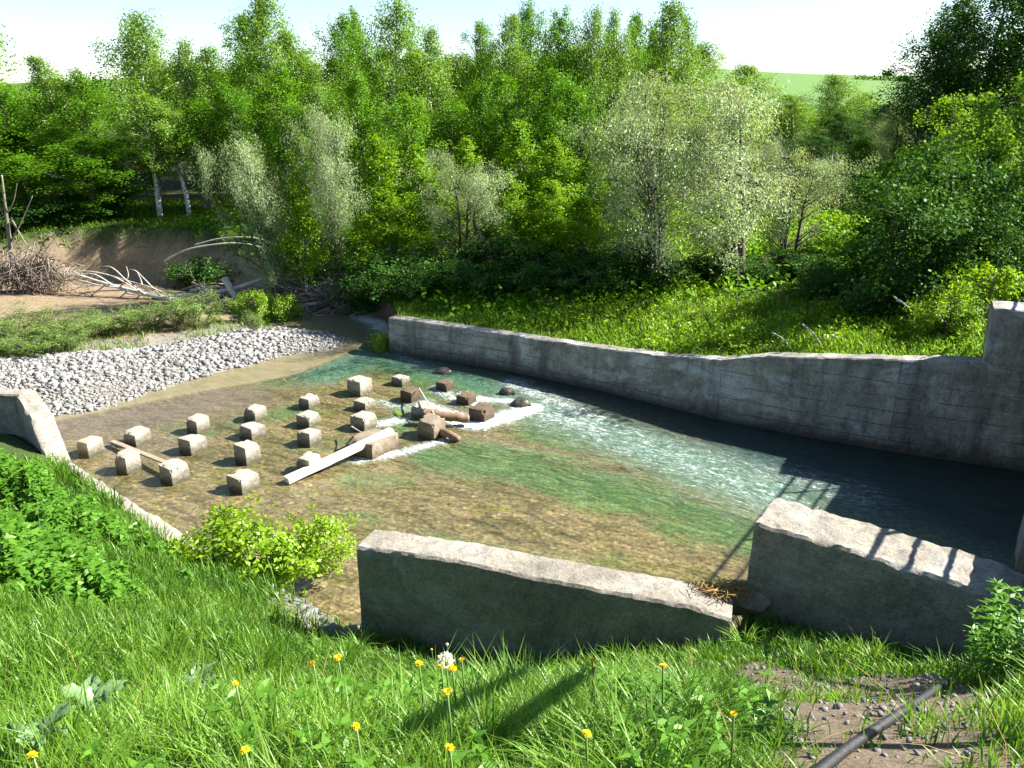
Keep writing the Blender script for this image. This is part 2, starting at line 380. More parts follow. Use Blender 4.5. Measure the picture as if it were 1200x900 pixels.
M['rock'] = simple_mat('river_rock', (.06, .05, .038), .4, .5, 5)
M['black_pipe'] = simple_mat('black_rubber', (.007, .007, .008), .6, .2, 20)
M['steel'] = simple_mat('painted_steel', (.12, .14, .15), .5, .3, 20)
M['yellow'] = leaf_mat('dandelion_yellow', (.75, .52, .01), (.85, .62, .02), .25, .02, .0)
M['white_fluff'] = leaf_mat('seed_fluff', (.75, .75, .72), (.85, .85, .82), .4, 0, .0)
M['stem'] = leaf_mat('flower_stem', (.12, .2, .05), (.16, .24, .07), .3, .05, .0)
M['straw'] = tint_mat('straw', (.20, .12, .035), (.46, .30, .09))

# ground sheet
def ground_mat():
    m, n, out = mat_new('ground_soil')
    a = N(n, "Attribute", attribute_name='soil'); tc = N(n, "TexCoord"); v = tc.outputs['Object']
    f1 = noise_tex(n, v, 7, 8, .7); f2 = noise_tex(n, v, 45, 5, .7); f3 = noise_tex(n, v, .35, 5, .6)
    c = mixc(n, a.outputs['Color'], ramp(n, f1, [(.28, (.5, .48, .45)), (.5, (1, 1, 1)), (.72, (1.35, 1.3, 1.22))]).outputs[0], .8, 'MULTIPLY')
    c = mixc(n, c, ramp(n, f2, [(.3, (.6, .6, .6)), (.65, (1.15, 1.15, 1.15))]).outputs[0], .6, 'MULTIPLY')
    c = mixc(n, c, ramp(n, f3, [(.3, (.8, .85, .75)), (.7, (1.12, 1.08, 1.05))]).outputs[0], .6, 'MULTIPLY')
    b = N(n, "BsdfPrincipled"); n.links.new(c, b.inputs['Base Color']); b.inputs['Roughness'].default_value = .95; b.inputs['Specular IOR Level'].default_value = .15
    h = math_(n, 'ADD', f1, math_(n, 'MULTIPLY', f2, .4))
    bp = N(n, "Bump"); bp.inputs['Strength'].default_value = .7; bp.inputs['Distance'].default_value = .05; n.links.new(h, bp.inputs['Height']); n.links.new(bp.outputs[0], b.inputs['Normal'])
    n.links.new(b.outputs[0], out.inputs[0]); return m
def axis(lo, hi, step, far_lo, far_hi, g=1.13):
    a = list(np.arange(lo, hi, step)); s = step; x = hi
    while x < far_hi: a.append(x); s *= g; x += s
    a.append(far_hi); s = step; x = lo-step
    while x > far_lo: a.append(x); s *= g; x -= s
    a.append(far_lo)
    return np.array(sorted(a))
gx = axis(-17, 14, .14, -3500, 3500); gy = axis(-1.5, 37, .14, -60, 5000)
GX, GY = np.meshgrid(gx, gy); GP = np.stack([GX.ravel(), GY.ravel()], 1)
z, sg, slw, sf, sn, dF, dW, pF = land(GP)
fine_n = (fbm(GP[:, 0]*3, GP[:, 1]*3, 8)-.5)
z = z+.03*fine_n*sstep(60, 30, GP[:, 1])
GREENSOIL = np.array([.045, .075, .018]); SOIL = np.array([.20, .145, .10]); CLAY = np.array([.27, .205, .14]); GRAV = np.array([.20, .185, .16]); MUD = np.array([.24, .18, .12]); FOREST = np.array([.035, .04, .015]); FIELD = np.array([.105, .195, .05]); BED = np.array([.12, .09, .05])
col = np.tile(BED, (len(GP), 1))
def blend(c, w): 
    global col
    col = col*(1-w[:, None])+c*w[:, None]
blend(MUD, sstep(-.4, .1, slw)); blend(GRAV, sstep(-.5, .0, sg))
wfar = sstep(0, .1, sf)
blend(CLAY, wfar)
steep = sstep(1.3, 1.7, z)*sstep(.3, 1.1, dF)
gr_far = np.maximum(steep, sstep(3.2, 2.0, dW))*wfar
blend(FOREST, gr_far); 
blend(GREENSOIL, sstep(3.5, 2, np.minimum(dW, dF-.6))*gr_far)
patch = fbm(GP[:, 0]/120, GP[:, 1]/220, 12)
fieldc = sstep(110, 200, GP[:, 1])
blend(FIELD, fieldc); blend(np.array([.15, .22, .08]), fieldc*sstep(.5, .56, patch)*.6); 
wn = sstep(-.02, .06, sn); blend(GREENSOIL, wn)
dm = dirt_mask(GP)*wn; blend(np.array([.15, .115, .085]), dm)
shore = wn*sstep(.9, .2, sn)*sstep(-3.6, -2.2, GP[:, 0])*sstep(.2, -.6, GP[:, 0]); blend(np.array([.34, .29, .2]), shore)
nxg, nyg = len(gx), len(gy)
ii = (np.arange(nyg-1)[:, None]*nxg+np.arange(nxg-1)[None, :]).ravel()
me = mesh_np('ground', np.column_stack([GP, z]), np.stack([ii, ii+1, ii+1+nxg, ii+nxg], 1), None, {'soil': col}, True)
ground = struct(obj('ground', me, ground_mat())); ground['label'] = 'grassy banks, gravel and distant green field'

# ------------------------------------------------------------------ water
wx = np.arange(-30, 15, .1); wy = np.arange(5.6, 36, .1)
WX, WY = np.meshgrid(wx, wy); WP = np.stack([WX.ravel(), WY.ravel()], 1)
def wpix(pts): return [tuple(at(a, b, 0)[:2]) for a, b in pts]
def glow(pts, wd, amp=1.0):
    d, _ = seg_dist(WP, wpix(pts)); return amp*np.exp(-(d/wd)**2)
foam = np.zeros(len(WP))
for a in [glow([(500, 478), (560, 497), (610, 483), (622, 478)], .42, 1.15), glow([(545, 465), (600, 470)], .3, .8),
          glow([(425, 372), (445, 380), (452, 392)], .55, 1.05), glow([(440, 400), (455, 412), (500, 428)], .4, .42),
          glow([(600, 448), (640, 466), (700, 492)], .55, .62), glow([(640, 484), (720, 512), (820, 550), (900, 584)], 1.45, .50), glow([(560, 510), (680, 540), (800, 580)], .9, .25), glow([(620, 480), (690, 500)], .5, .62),
          glow([(425, 500), (470, 492)], .3, .85), glow([(420, 540), (470, 530), (520, 515)], .25, .8), glow([(440, 470), (475, 478), (500, 470)], .35, .55),
          glow([(545, 462), (560, 476)], .3, .8), glow([(510, 455), (540, 470)], .3, .7), glow([(330, 440), (430, 415)], .6, .35), glow([(700, 500), (1000, 580)], 1.0, .45)]:
    foam = np.maximum(foam, a)
green = np.zeros(len(WP))
for a in [glow([(330, 440), (420, 425), (440, 415), (520, 450)], 1.5, 1.0), glow([(500, 460), (470, 500)], 1.0, .85), glow([(520, 535), (640, 552), (760, 585), (900, 630)], 1.15, 1.05), glow([(420, 600), (560, 640), (700, 660)], .7, .45), glow([(640, 500), (760, 530), (900, 590)], 1.2, 1.0),
          glow([(230, 505), (300, 490), (350, 480)], .9, .72), glow([(300, 545), (330, 530), (400, 520)], .6, .6), glow([(420, 560), (480, 560)], .6, .6)]:
    green = np.maximum(green, a)
deep = np.zeros(len(WP))  # shade and dark reflection beside the far wall, painted into the water colour
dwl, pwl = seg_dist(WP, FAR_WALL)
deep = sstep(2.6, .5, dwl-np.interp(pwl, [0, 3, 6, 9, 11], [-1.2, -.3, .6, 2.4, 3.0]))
teal = np.zeros(len(WP))
for a in [glow([(380, 440), (440, 415), (560, 445), (640, 475), (760, 520), (900, 570)], 1.1, 1.0), glow([(900, 540), (1100, 600), (1200, 640)], 2.2, 1.0)]:
    teal = np.maximum(teal, a)
POOL = wpix([(-300, 520), (68, 494), (164, 473), (234, 459), (344, 441), (388, 424), (432, 402), (440, 392), (500, 350), (500, 330), (-600, 330)])
pool = sstep(-.06, .06, sdist(WP, POOL))
apron = np.maximum(glow([(70, 500), (150, 490), (260, 465)], 1.5), glow([(120, 530), (200, 520)], .8, .5))*(1-pool)
foam = foam*(1-pool*sstep(26.4, 25.4, WP[:, 1]))
u = WP@np.array(FLOW); vv = WP@np.array((-FLOW.y, FLOW.x))
rap = np.clip(foam*1.1+teal*.25, 0, 1.2)
wz = (.022*(fbm(u*1.1, vv*2.2, 40)-.5)+.10*rap*(fbm(u*1.8, vv*3.2, 41, 5)-.5)+.05*rap*(fbm(u*5, vv*7, 43, 3)-.5))*(1-.6*pool)
wz += .03*pool
wz = wz*1.0
n1, n2 = len(wx), len(wy)
zz_, *_r = land(WP)
keepv = zz_ < .1
ii = (np.arange(n2-1)[:, None]*n1+np.arange(n1-1)[None, :]).ravel()
qd = np.stack([ii, ii+1, ii+1+n1, ii+n1], 1)
qd = qd[keepv[qd].any(1)]
def water_mat():
    m, n, out = mat_new('river_water')
    geo = N(n, "NewGeometry"); pos = geo.outputs['Position']
    wn_ = N(n, "TexNoise"); wn_.inputs['Scale'].default_value = .38; wn_.inputs['Detail'].default_value = 3; n.links.new(pos, wn_.inputs['Vector'])
    vm = N(n, "VectorMath"); vm.operation = 'MULTIPLY_ADD'; n.links.new(wn_.outputs['Color'], vm.inputs[0]); vm.inputs[1].default_value = (1.5, 1.5, 0); n.links.new(pos, vm.inputs[2]); wpos = vm.outputs[0]
    def flowmap(su, sv, warp=.0):
        mp = N(n, "Mapping"); mp.vector_type = 'TEXTURE'; mp.inputs['Rotation'].default_value = (0, 0, FLOW_ANG); mp.inputs['Scale'].default_value = (su, sv, 1)
        n.links.new(wpos, mp.inputs[0]); return mp.outputs[0]
    A = lambda s: N(n, "Attribute", attribute_name=s).outputs['Fac']
    v = flowmap(2.6, .8); nb = noise_tex(n, v, .9, 6, .62, .9); nm = noise_tex(n, v, 3.2, 6, .68, .6); nf = noise_tex(n, v, 11, 6, .75, .3)
    st = noise_tex(n, flowmap(2.2, .45), 2.6, 8, .76, 1.6)                    # long thin streaks of weed and silt
    st2 = noise_tex(n, flowmap(1.6, .22), 3.4, 5, .7, .8)
    ns = noise_tex(n, flowmap(1.2, .7), 6.5, 7, .78, .4); ns2 = noise_tex(n, flowmap(1.2, .7), 21, 5, .75, .3)
    spk = noise_tex(n, pos, 14, 6, .8, .2)
    bed = ramp(n, nb, [(.28, (.05, .05, .018)), (.42, (.105, .088, .042)), (.5, (.14, .112, .062)), (.58, (.10, .09, .03)), (.7, (.165, .13, .075))]).outputs[0]
    bed = mixc(n, bed, ramp(n, st, [(.34, (.30, .33, .25)), (.48, (.95, .95, .9)), (.62, (1.45, 1.4, 1.25))]).outputs[0], .85, 'MULTIPLY')
    bed = mixc(n, bed, ramp(n, nm, [(.3, (.55, .58, .5)), (.5, (1, 1, 1)), (.7, (1.3, 1.25, 1.2))]).outputs[0], .7, 'MULTIPLY')
    vs = N(n, 'TexVoronoi'); vs.inputs['Scale'].default_value = 13; n.links.new(pos, vs.inputs['Vector']); vsc = N(n, 'SeparateColor'); n.links.new(vs.outputs['Color'], vsc.inputs[0])
    bed = mixc(n, bed, ramp(n, vsc.outputs[0], [(.0, (.55, .55, .5)), (.5, (.95, .95, .95)), (.85, (1.15, 1.12, 1.05)), (1, (1.7, 1.62, 1.5))]).outputs[0], .75, 'MULTIPLY')
    g = math_(n, 'ADD', A('green'), math_(n, 'ADD', math_(n, 'MULTIPLY', math_(n, 'SUBTRACT', nb, .5), 1.7), math_(n, 'ADD', math_(n, 'MULTIPLY', math_(n, 'SUBTRACT', st, .5), 1.6), math_(n, 'MULTIPLY', math_(n, 'SUBTRACT', nf, .5), .9))))
    gm = ramp(n, g, [(.35, (0, 0, 0)), (.95, (1, 1, 1))]).outputs[0]
    gc = ramp(n, st, [(.32, (.014, .036, .012)), (.48, (.04, .088, .028)), (.62, (.105, .155, .06))]).outputs[0]
    c = mixc(n, bed, gc, math_(n, 'MULTIPLY', gm, .9))
    tm = math_(n, 'ADD', A('teal'), math_(n, 'MULTIPLY', math_(n, 'SUBTRACT', st, .5), 1.3))
    tmr = ramp(n, tm, [(.35, (0, 0, 0)), (1.0, (1, 1, 1))]).outputs[0]
    c = mixc(n, c, ramp(n, ns, [(.33, (.015, .06, .045)), (.5, (.05, .13, .085)), (.68, (.16, .25, .19))]).outputs[0], math_(n, 'MULTIPLY', tmr, .85))
    c = mixc(n, c, ramp(n, nm, [(.3, (.07, .058, .05)), (.7, (.15, .118, .098))]).outputs[0], math_(n, 'MULTIPLY', A('apron'), .75))  # grey mud tint with the sky's reflection painted in
    c = mixc(n, c, ramp(n, spk, [(.36, (.38, .45, .38)), (.5, (1, 1, 1)), (.64, (1.7, 1.6, 1.4))]).outputs[0], .8, 'MULTIPLY')
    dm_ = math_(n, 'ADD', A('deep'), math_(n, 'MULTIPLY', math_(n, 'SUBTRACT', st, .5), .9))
    c = mixc(n, c, (.007, .024, .022), ramp(n, dm_, [(.15, (0, 0, 0)), (1.0, (.92, .92, .92))]).outputs[0])  # painted shade: darkens the base colour along the wall and at the right
    c = mixc(n, c, ramp(n, nm, [(.3, (.15, .125, .065)), (.7, (.21, .18, .105))]).outputs[0], A('pool'))
    fo = A('foam')
    milk = math_(n, 'MULTIPLY', ramp(n, math_(n, 'ADD', fo, math_(n, 'MULTIPLY', math_(n, 'SUBTRACT', st2, .5), 1.1)), [(.2, (0, 0, 0)), (.9, (1, 1, 1))]).outputs[0], .6)
    c = mixc(n, c, ramp(n, ns, [(.35, (.085, .15, .11)), (.62, (.46, .53, .50))]).outputs[0], milk)
    fm = math_(n, 'ADD', fo, math_(n, 'ADD', math_(n, 'MULTIPLY', math_(n, 'SUBTRACT', ns, .5), 1.4), math_(n, 'ADD', math_(n, 'MULTIPLY', math_(n, 'SUBTRACT', ns2, .5), 1.9), math_(n, 'MULTIPLY', math_(n, 'SUBTRACT', st2, .5), 1.2))))
    fmr = ramp(n, fm, [(.62, (0, 0, 0)), (1.05, (1, 1, 1))]).outputs[0]
    c = mixc(n, c, (.78, .81, .81), fmr)
    b = N(n, "BsdfPrincipled"); n.links.new(c, b.inputs['Base Color']); b.inputs['IOR'].default_value = 1.36; b.inputs['Specular IOR Level'].default_value = .62
    n.links.new(math_(n, 'ADD', math_(n, 'MULTIPLY', fmr, .6), .045), b.inputs['Roughness'])
    amp = math_(n, 'ADD', math_(n, 'MULTIPLY', A('rapid'), 1.0), .15)
    rip = N(n, "TexVoronoi"); rip.feature = 'SMOOTH_F1'; rip.inputs['Scale'].default_value = 5.5; rip.inputs['Smoothness'].default_value = .7; n.links.new(flowmap(.8, 1.0), rip.inputs['Vector'])
    hh = math_(n, 'MULTIPLY', math_(n, 'ADD', math_(n, 'ADD', math_(n, 'MULTIPLY', ns, .9), math_(n, 'MULTIPLY', rip.outputs['Distance'], .35)), math_(n, 'MULTIPLY', st, .45)), amp)
    bp = N(n, "Bump"); bp.inputs['Strength'].default_value = .75; bp.inputs['Distance'].default_value = .11; n.links.new(hh, bp.inputs['Height']); n.links.new(bp.outputs[0], b.inputs['Normal'])
    n.links.new(b.outputs[0], out.inputs[0]); return m
used = np.unique(qd); remap = np.full(len(WP), -1); remap[used] = np.arange(len(used))
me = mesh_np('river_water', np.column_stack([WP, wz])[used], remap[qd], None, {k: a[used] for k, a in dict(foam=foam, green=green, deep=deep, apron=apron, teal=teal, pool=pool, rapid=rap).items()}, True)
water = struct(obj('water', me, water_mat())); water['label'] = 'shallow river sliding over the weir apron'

# ------------------------------------------------------------------ concrete walls
def disp(v, amp, s, seed=0):
    p = Vector(v)*s+Vector((seed*3.7, seed*1.3, seed*2.1))
    return Vector((mnoise.noise(p), mnoise.noise(p+Vector((31, 0, 0))), mnoise.noise(p+Vector((0, 57, 0)))))*amp
def wall_mesh(name, path, thick, zb, step=.16, rough=.02, rag=.03, seed=0, side=1, lean=0.0, zsteps=8, tsteps=4):
    """a wall along path [(x, y, ztop)]; thickness goes to the left (side=1) or the right of the path"""
    P = [Vector(p) for p in path]; S = []
    for a, b in zip(P[:-1], P[1:]):
        k = max(1, int((b-a).length/step)); S += [a.lerp(b, i/k) for i in range(k)]
    S.append(P[-1]); V = []; Q = []
    ns = len(S)
    for i, p in enumerate(S):
        t = (S[min(i+1, ns-1)]-S[max(i-1, 0)]); t.z = 0; t.normalize()
        nrm = Vector((-t.y, t.x, 0))*side
        zbv = zb[0]+(zb[1]-zb[0])*i/(ns-1) if isinstance(zb, tuple) else zb
        sec = []
        for j in range(zsteps): f = j/zsteps; sec.append((lean*(1-f)*-1, zbv+(p.z-zbv)*f))
        b = .03
        sec[-1] = (sec[-1][0], min(sec[-1][1], p.z-.08))
        sec += [(.0, p.z-b), (b, p.z)]
        sec += [(b+(thick-2*b)*k/tsteps, p.z) for k in range(1, tsteps)]
        sec += [(thick-b, p.z), (thick, p.z-b)]
        for j in range(zsteps-1, -1, -3): f = j/zsteps; sec.append((thick, zbv+(p.z-zbv-.1)*f))
        for o_, z_ in sec:
            q = Vector((p.x, p.y, 0))+nrm*o_; q.z = z_
            q += disp(q, rough, 1.7, seed)+disp(q, rough*.7, 6, seed+1)
            if z_ > p.z-.1:
                r_ = mnoise.noise(Vector((q.x*3.1, q.y*3.1, seed))); r2 = mnoise.noise(Vector((q.x*9, q.y*9, seed+5)))
                q.z += rag*r_*.6+rag*.9*r2; q.z += rag*.5*mnoise.noise(q*19)
            V.append(q)
    m = len(sec)
    for i in range(ns-1):
        for j in range(m-1):
            f = (i*m+j, (i+1)*m+j, (i+1)*m+j+1, i*m+j+1)
            Q.append(f if side == 1 else f[::-1])
    me = bpy.data.meshes.new(name)
    caps = [tuple(range(m))[::-1], tuple((ns-1)*m+k for k in range(m))]
    if side == 1: caps = [c[::-1] for c in caps]
    me.from_pydata([tuple(v) for v in V], [], Q+caps)
    bm = bmesh.new(); bm.from_mesh(me); bmesh.ops.recalc_face_normals(bm, faces=bm.faces); bm.to_mesh(me); bm.free()
    for p in me.polygons: p.use_smooth = True
    me.set_sharp_from_angle(angle=R(38)); me.update()
    return me
def interp_path(path, t0, t1, gap=.008):
    """piece of a polyline between index parameters"""
    def pt(t): i = min(int(t), len(path)-2); return Vector(path[i]).lerp(Vector(path[i+1]), t-i)
    ks = [k for k in range(len(path)) if t0 < k < t1]
    out = [pt(t0)]+[Vector(path[k]) for k in ks]+[pt(t1)]
    d = (out[1]-out[0]).normalized(); out[0] = out[0]+d*gap
    d = (out[-2]-out[-1]).normalized(); out[-1] = out[-1]+d*gap
    return [tuple(p) for p in out]
fw = thing('retaining_wall', 'long stained grey concrete wall lining the far side of the channel', 'wall', (FAR_WALL[5][0], FAR_WALL[5][1], 0))
fl = rel(fw)
for k, (a, b) in enumerate([(0, 2.5), (2.5, 5.02), (5.02, 8.0), (8.0, 11)]):
    pth = [(p[0]-fl.x, p[1]-fl.y, p[2]) for p in interp_path(FAR_WALL, a, b, .003)]
    obj('wall_section', wall_mesh('wall_section', pth, .42, -.5, .10, .014, .014, 3+k, 1, .10), M['wall'], fw)
pa = interp_path(FAR_WALL, 9.0, 11, 0)
za = atY(1130, 361, FAR_WALL[9][1]).z
pth = [(p[0]-fl.x, p[1]-fl.y, za+.02*i) for i, p in enumerate(pa)]
obj('raised_block', wall_mesh('raised_block', pth, .85, FAR_WALL[9][2]-.02, .15, .012, .025, 11, 1, .0, 6), M['wall'], fw).location = (-.02, -.03, 0)

# left flume wall, its return, and the low edge
lw = thing('flume_wall', 'sun-bleached sloping concrete side wall at the left end of the apron', 'wall', (LIP[0][0], LIP[0][1], 0))
def off(path, o): return [(p[0]-o[0], p[1]-o[1], p[2]) for p in path]
obj('wall_section', wall_mesh('wall_section', off([LIP[0], (-9.6, 15.7, 1.0), LIP[1]], LIP[0]), .42, -.5, .12, .02, .03, 21, -1, .05), M['concrete'], lw)
obj('return_wall', wall_mesh('return_wall', off([(-18, 17.0, 1.25), (-10.6, 16.28, 1.21)], LIP[0]), .4, -.2, .15, .02, .03, 22, 1), M['concrete'], lw)
le = thing('concrete_edge', 'low pale concrete edge between the nettle slope and the apron', 'kerb', (LIP[1][0], LIP[1][1], 0))
obj('edge_section', wall_mesh('edge_section', off([(-8.75, 14.64, .38), (-6.9, 13.07, .34)], LIP[1]), .42, -.5, .1, .03, .05, 23, -1), M['concrete'], le)
obj('edge_section', wall_mesh('edge_section', off([(-6.86, 13.02, .36), (-4.85, 11.35, .40)], LIP[1]), .55, -.5, .1, .03, .05, 24, -1), M['concrete'], le)
obj('edge_section', wall_mesh('edge_section', off([(-4.8, 11.3, .28), (-2.4, 9.3, .22)], LIP[1]), .4, -.5, .1, .04, .07, 25, -1), M['concrete'], le)
# near wall and near block
a = at(418, 641, 2.23); b = at(858, 716, 2.3)
nw = thing('channel_wall', 'low concrete wall on the near shore with a sunlit top and shaded face', 'wall', (a.x, a.y, 0))
ml = a.lerp(b, .5); ml.z = 2.26
obj('wall_body', wall_mesh('wall_body', off([tuple(a), tuple(a.lerp(b, .3)+Vector((0, 0, .04))), tuple(ml), tuple(a.lerp(b, .9)+Vector((0, 0, -.03))), tuple(b+Vector((0, 0, -.10)))], a), .47, -.4, .045, .009, .013, 31, 1, .06, 14, 10), M['near_concrete'], nw)
c0 = at(884, 612, 2.9); c1 = at(1230, 716, 2.86)
nb = thing('abutment_block', 'massive broken concrete block under the bridge with rail shadows across its top', 'concrete block', (c0.x, c0.y, 0))
obj('block_body', wall_mesh('block_body', off([tuple(c0), tuple(c0.lerp(c1, .5)), tuple(c0.lerp(c1, .85)+Vector((0, 0, -.02))), tuple(c1+Vector((0, 0, -.15)))], c0), .72, (.4, .8), .045, .012, .026, 41, 1, .05, 16, 11), M['near_concrete'], nb)

# ------------------------------------------------------------------ footbridge at the right, its pier at the picture's edge
def box_mesh(name, x0, y0, z0, x1, y1, z1, bev=.02):
    bm = bmesh.new(); bmesh.ops.create_cube(bm, size=1)
    for v in bm.verts: v.co = Vector((x0+(v.co.x+.5)*(x1-x0), y0+(v.co.y+.5)*(y1-y0), z0+(v.co.z+.5)*(z1-z0)))
    bmesh.ops.bevel(bm, geom=list(bm.edges), offset=bev, segments=1, affect='EDGES')
    me = bpy.data.meshes.new(name); bm.to_mesh(me); bm.free(); return me
BR_A, BR_B = Vector((3.98, 4.9, 0)), Vector((11.75, 16.2, 0))
bang = math.atan2(BR_B.y-BR_A.y, BR_B.x-BR_A.x); blen = (BR_B-BR_A).length
br = thing('footbridge', 'concrete footbridge with steel railing crossing the channel at the right edge', 'bridge', (BR_A.x, BR_A.y, 0)); br.rotation_euler = (0, 0, bang)
obj('deck', box_mesh('deck', -1.2, -5.2, 3.30, blen+1.5, 0, 3.62), M['concrete'], br)
for sgn, y in ((0, -.08), (1, -5.1)):
    for zz in (3.9, 4.25, 4.62):
        mb = MB(); mb.tube([(-1.1, y, zz), (blen*.5, y, zz), (blen+1.4, y, zz)],   .024 if zz < 4.6 else .03, 6); obj('rail', mb.mesh('rail'), M['steel'], br)
    for k in range(8):
        x = -1.0+k*2.2
        mb = MB(); mb.tube([(x, y, 3.6), (x, y, 4.0), (x, y, 4.63)], .03, 6); obj('railing_post', mb.mesh('railing_post'), M['steel'], br)
pp = at(1192, 668, 0)
pr = thing('bridge_pier', 'rough brown concrete pier standing in dark water at the right edge', 'pier', (pp.x, pp.y, 0))
obj('pier_body', wall_mesh('pier_body', [(0, 0, 1.6), (.6, .95, 1.62)], 1.1, -.5, .12, .02, .03, 51, -1, .05, 10), M['near_concrete'], pr)
mb = MB(); 
obj('pier_column', box_mesh('pier_column', .45, .05, 1.5, 1.1, .7, 3.32, .03), M['near_concrete'], pr)

# ------------------------------------------------------------------ baffle blocks
BL = [ # left, right, top, bottom px, wet, label
 (94, 123, 513, 538, 0, 'pale concrete cube farthest left, beside the end of the flume wall'),
 (148, 178, 502, 525, 0, 'pale cube touching the far end of the thin grey plank'),
 (138, 166, 530, 558, 0, 'pale cube in front of the thin plank, nearest the low concrete edge'),
 (190, 223, 541, 570, 0, 'pale cube with the near end of the thin grey plank resting against it'),
 (221, 247, 488, 511, 0, 'pale cube in the second line from the left, back one of its pair'),
 (212, 244, 510, 535, 0, 'wide pale cube in the second line from the left, front one of its pair'),
 (287, 313, 476, 497, 0, 'pale cube nearest the gravel in the third line of four'),
 (282, 312, 496, 518, 0, 'pale cube with a dark hole in its top, second in the third line'),
 (277, 307, 519, 547, 0, 'tall pale cube with a pitted face, third in the third line'),
 (269, 306, 552, 581, 0, 'chipped pale cube closest to the camera, above the yellow-green shrub'),
 (351, 375, 463, 482, 0, 'small pale cube at the back of the line behind the long white beam'),
 (349, 377, 483, 504, 0, 'pale cube second from the back in the line behind the white beam'),
 (349, 377, 503, 526, 0, 'pale cube third from the back in the line behind the white beam'),
 (349, 379, 532, 558, 0, 'low pale cube half hidden behind the lower end of the white beam'),
 (408, 437, 443, 467, 0, 'tall clean cube standing at the back in green water'),
 (415, 440, 467, 485, 0, 'pale cube directly in front of the tall clean cube in green water'),
 (411, 442, 484, 508, 0, 'pale cube with white splash beside it, just behind the beam support'),
 (412, 462, 506, 537, 2, 'broad brown block carrying the upper end of the long white beam'),
 (459, 481, 442, 455, 0, 'small flat block farthest back toward the upstream end of the wall'),
 (469, 493, 455, 474, 1, 'brown-topped block between the small flat block and the log'),
 (482, 515, 472, 494, 0, 'brown-faced block with the left end of the log against it'),
 (490, 523, 489, 517, 2, 'large dark-sided block right in front of the log'),
 (511, 533, 446, 461, 1, 'wet brown block nearest the far wall, back of its line'),
 (535, 559, 462, 477, 1, 'wet brown block half drowned in white water, middle of its line'),
 (549, 580, 474, 496, 1, 'wet brown block at the right end of the log, in foaming water'),
]
def block_mesh(name, sx, sy, sz, seed):
    bm = bmesh.new(); bmesh.ops.create_cube(bm, size=1); bmesh.ops.subdivide_edges(bm, edges=list(bm.edges), cuts=11, use_grid_fill=True)
    rg = random.Random(seed)
    chips = [(Vector((rg.choice((-.5, .5)), rg.choice((-.5, .5)), rg.choice((.5, .5, -.1)))), rg.uniform(.05, .15)) for _ in range(3)]
    chips += [(Vector((rg.choice((-.5, .5)), rg.uniform(-.4, .4), .5)), rg.uniform(.05, .12)), (Vector((rg.uniform(-.4, .4), rg.choice((-.5, .5)), .5)), rg.uniform(.05, .12))]
    sk = (rg.uniform(-.06, .06), rg.uniform(-.06, .06))
    for v in bm.verts:
        c = v.co.copy()
        for cc, rr in chips:
            d = (c-cc).length
            if d < rr*1.6: v.co = v.co.lerp(v.co*.78, (1-d/(rr*1.6))*.75)
        e = sorted([abs(c.x), abs(c.y), abs(c.z)])
        if e[1] > .49: v.co *= .985
        v.co += disp(c, .007, 2.5, seed)+disp(c, .007, 9, seed+3)
        v.co = Vector((v.co.x*sx*(1-.05*(v.co.z+.5)), v.co.y*sy*(1-.05*(v.co.z+.5)), (v.co.z+.5)*sz*(1+sk[0]*c.x+sk[1]*c.y)-.25*(v.co.z < 0)*0))
    for f in bm.faces: f.smooth = True
    me = bpy.data.meshes.new(name); bm.to_mesh(me); bm.free(); me.set_sharp_from_angle(angle=R(32)); return me
rgb = random.Random(5)
BLK = []
for i, (l, r, t, bt, wet, lab) in enumerate(BL):
    c = at((l+r)/2, bt-2.0, 0); dep = c.y*CP+(H)*SP
    wd = (r-l)/F*dep/1.34
    ctr = Vector((c.x, c.y, 0))+Vector((c.x, c.y, 0)).normalized()*wd*.55
    ftop = atY((l+r)/2, t, (ctr.y+wd*.55))
    hgt = max(.22, ftop.z*1.22)
    sy = wd*1.35 if i == 17 else wd
    me = block_mesh('baffle_block', wd*(1.15 if i == 17 else 1), sy, hgt+.3, i+1)
    o = obj('baffle_block', me, M[('block', 'wet_block', 'damp_block')[wet]], None, (ctr.x, ctr.y, -.3))
    o.rotation_euler = (rgb.uniform(-.02, .02), rgb.uniform(-.02, .02), FLOW_ANG+rgb.uniform(-.05, .05))
    tag(o, lab, 'concrete block', 'concrete baffle blocks standing on the apron'); BLK.append((ctr, wd, hgt))

# beam, planks, log, sticks, rocks between the blocks
def beam_mesh(name, a, b, wd, th, seed=0, segs=14):
    a, b = Vector(a), Vector(b); d = (b-a).normalized(); s = d.cross(Vector((0, 0, 1))).normalized(); up = s.cross(d)
    V = []; Q = []
    for i in range(segs+1):
        p = a.lerp(b, i/segs)
        for (q, r_) in ((-1, 0), (-.92, 1), (0, 1.05), (.92, 1), (1, 0), (.9, -1), (-.9, -1)):
            V.append(p+s*q*wd/2+up*r_*th/2+disp(p+s*q, .008, 3, seed))
    m = 7
    for i in range(segs):
        for j in range(m): Q.append((i*m+j, i*m+(j+1) % m, (i+1)*m+(j+1) % m, (i+1)*m+j))
    Q += [tuple(range(m))[::-1], tuple(segs*m+k for k in range(m))]
    me = bpy.data.meshes.new(name); me.from_pydata([tuple(v) for v in V], [], Q)
    bm = bmesh.new(); bm.from_mesh(me); bmesh.ops.recalc_face_normals(bm, faces=bm.faces); bm.to_mesh(me); bm.free(); return me
bc, bw, bh = BLK[17]
b_top = at(459, 505, bh+.06); b_low = at(336, 563, .08)
tag(obj('timber_beam', beam_mesh('timber_beam', b_low, b_top, .19, .12, 3), M['plank']), 'long bleached timber beam leaning from the water onto a broad block', 'beam')
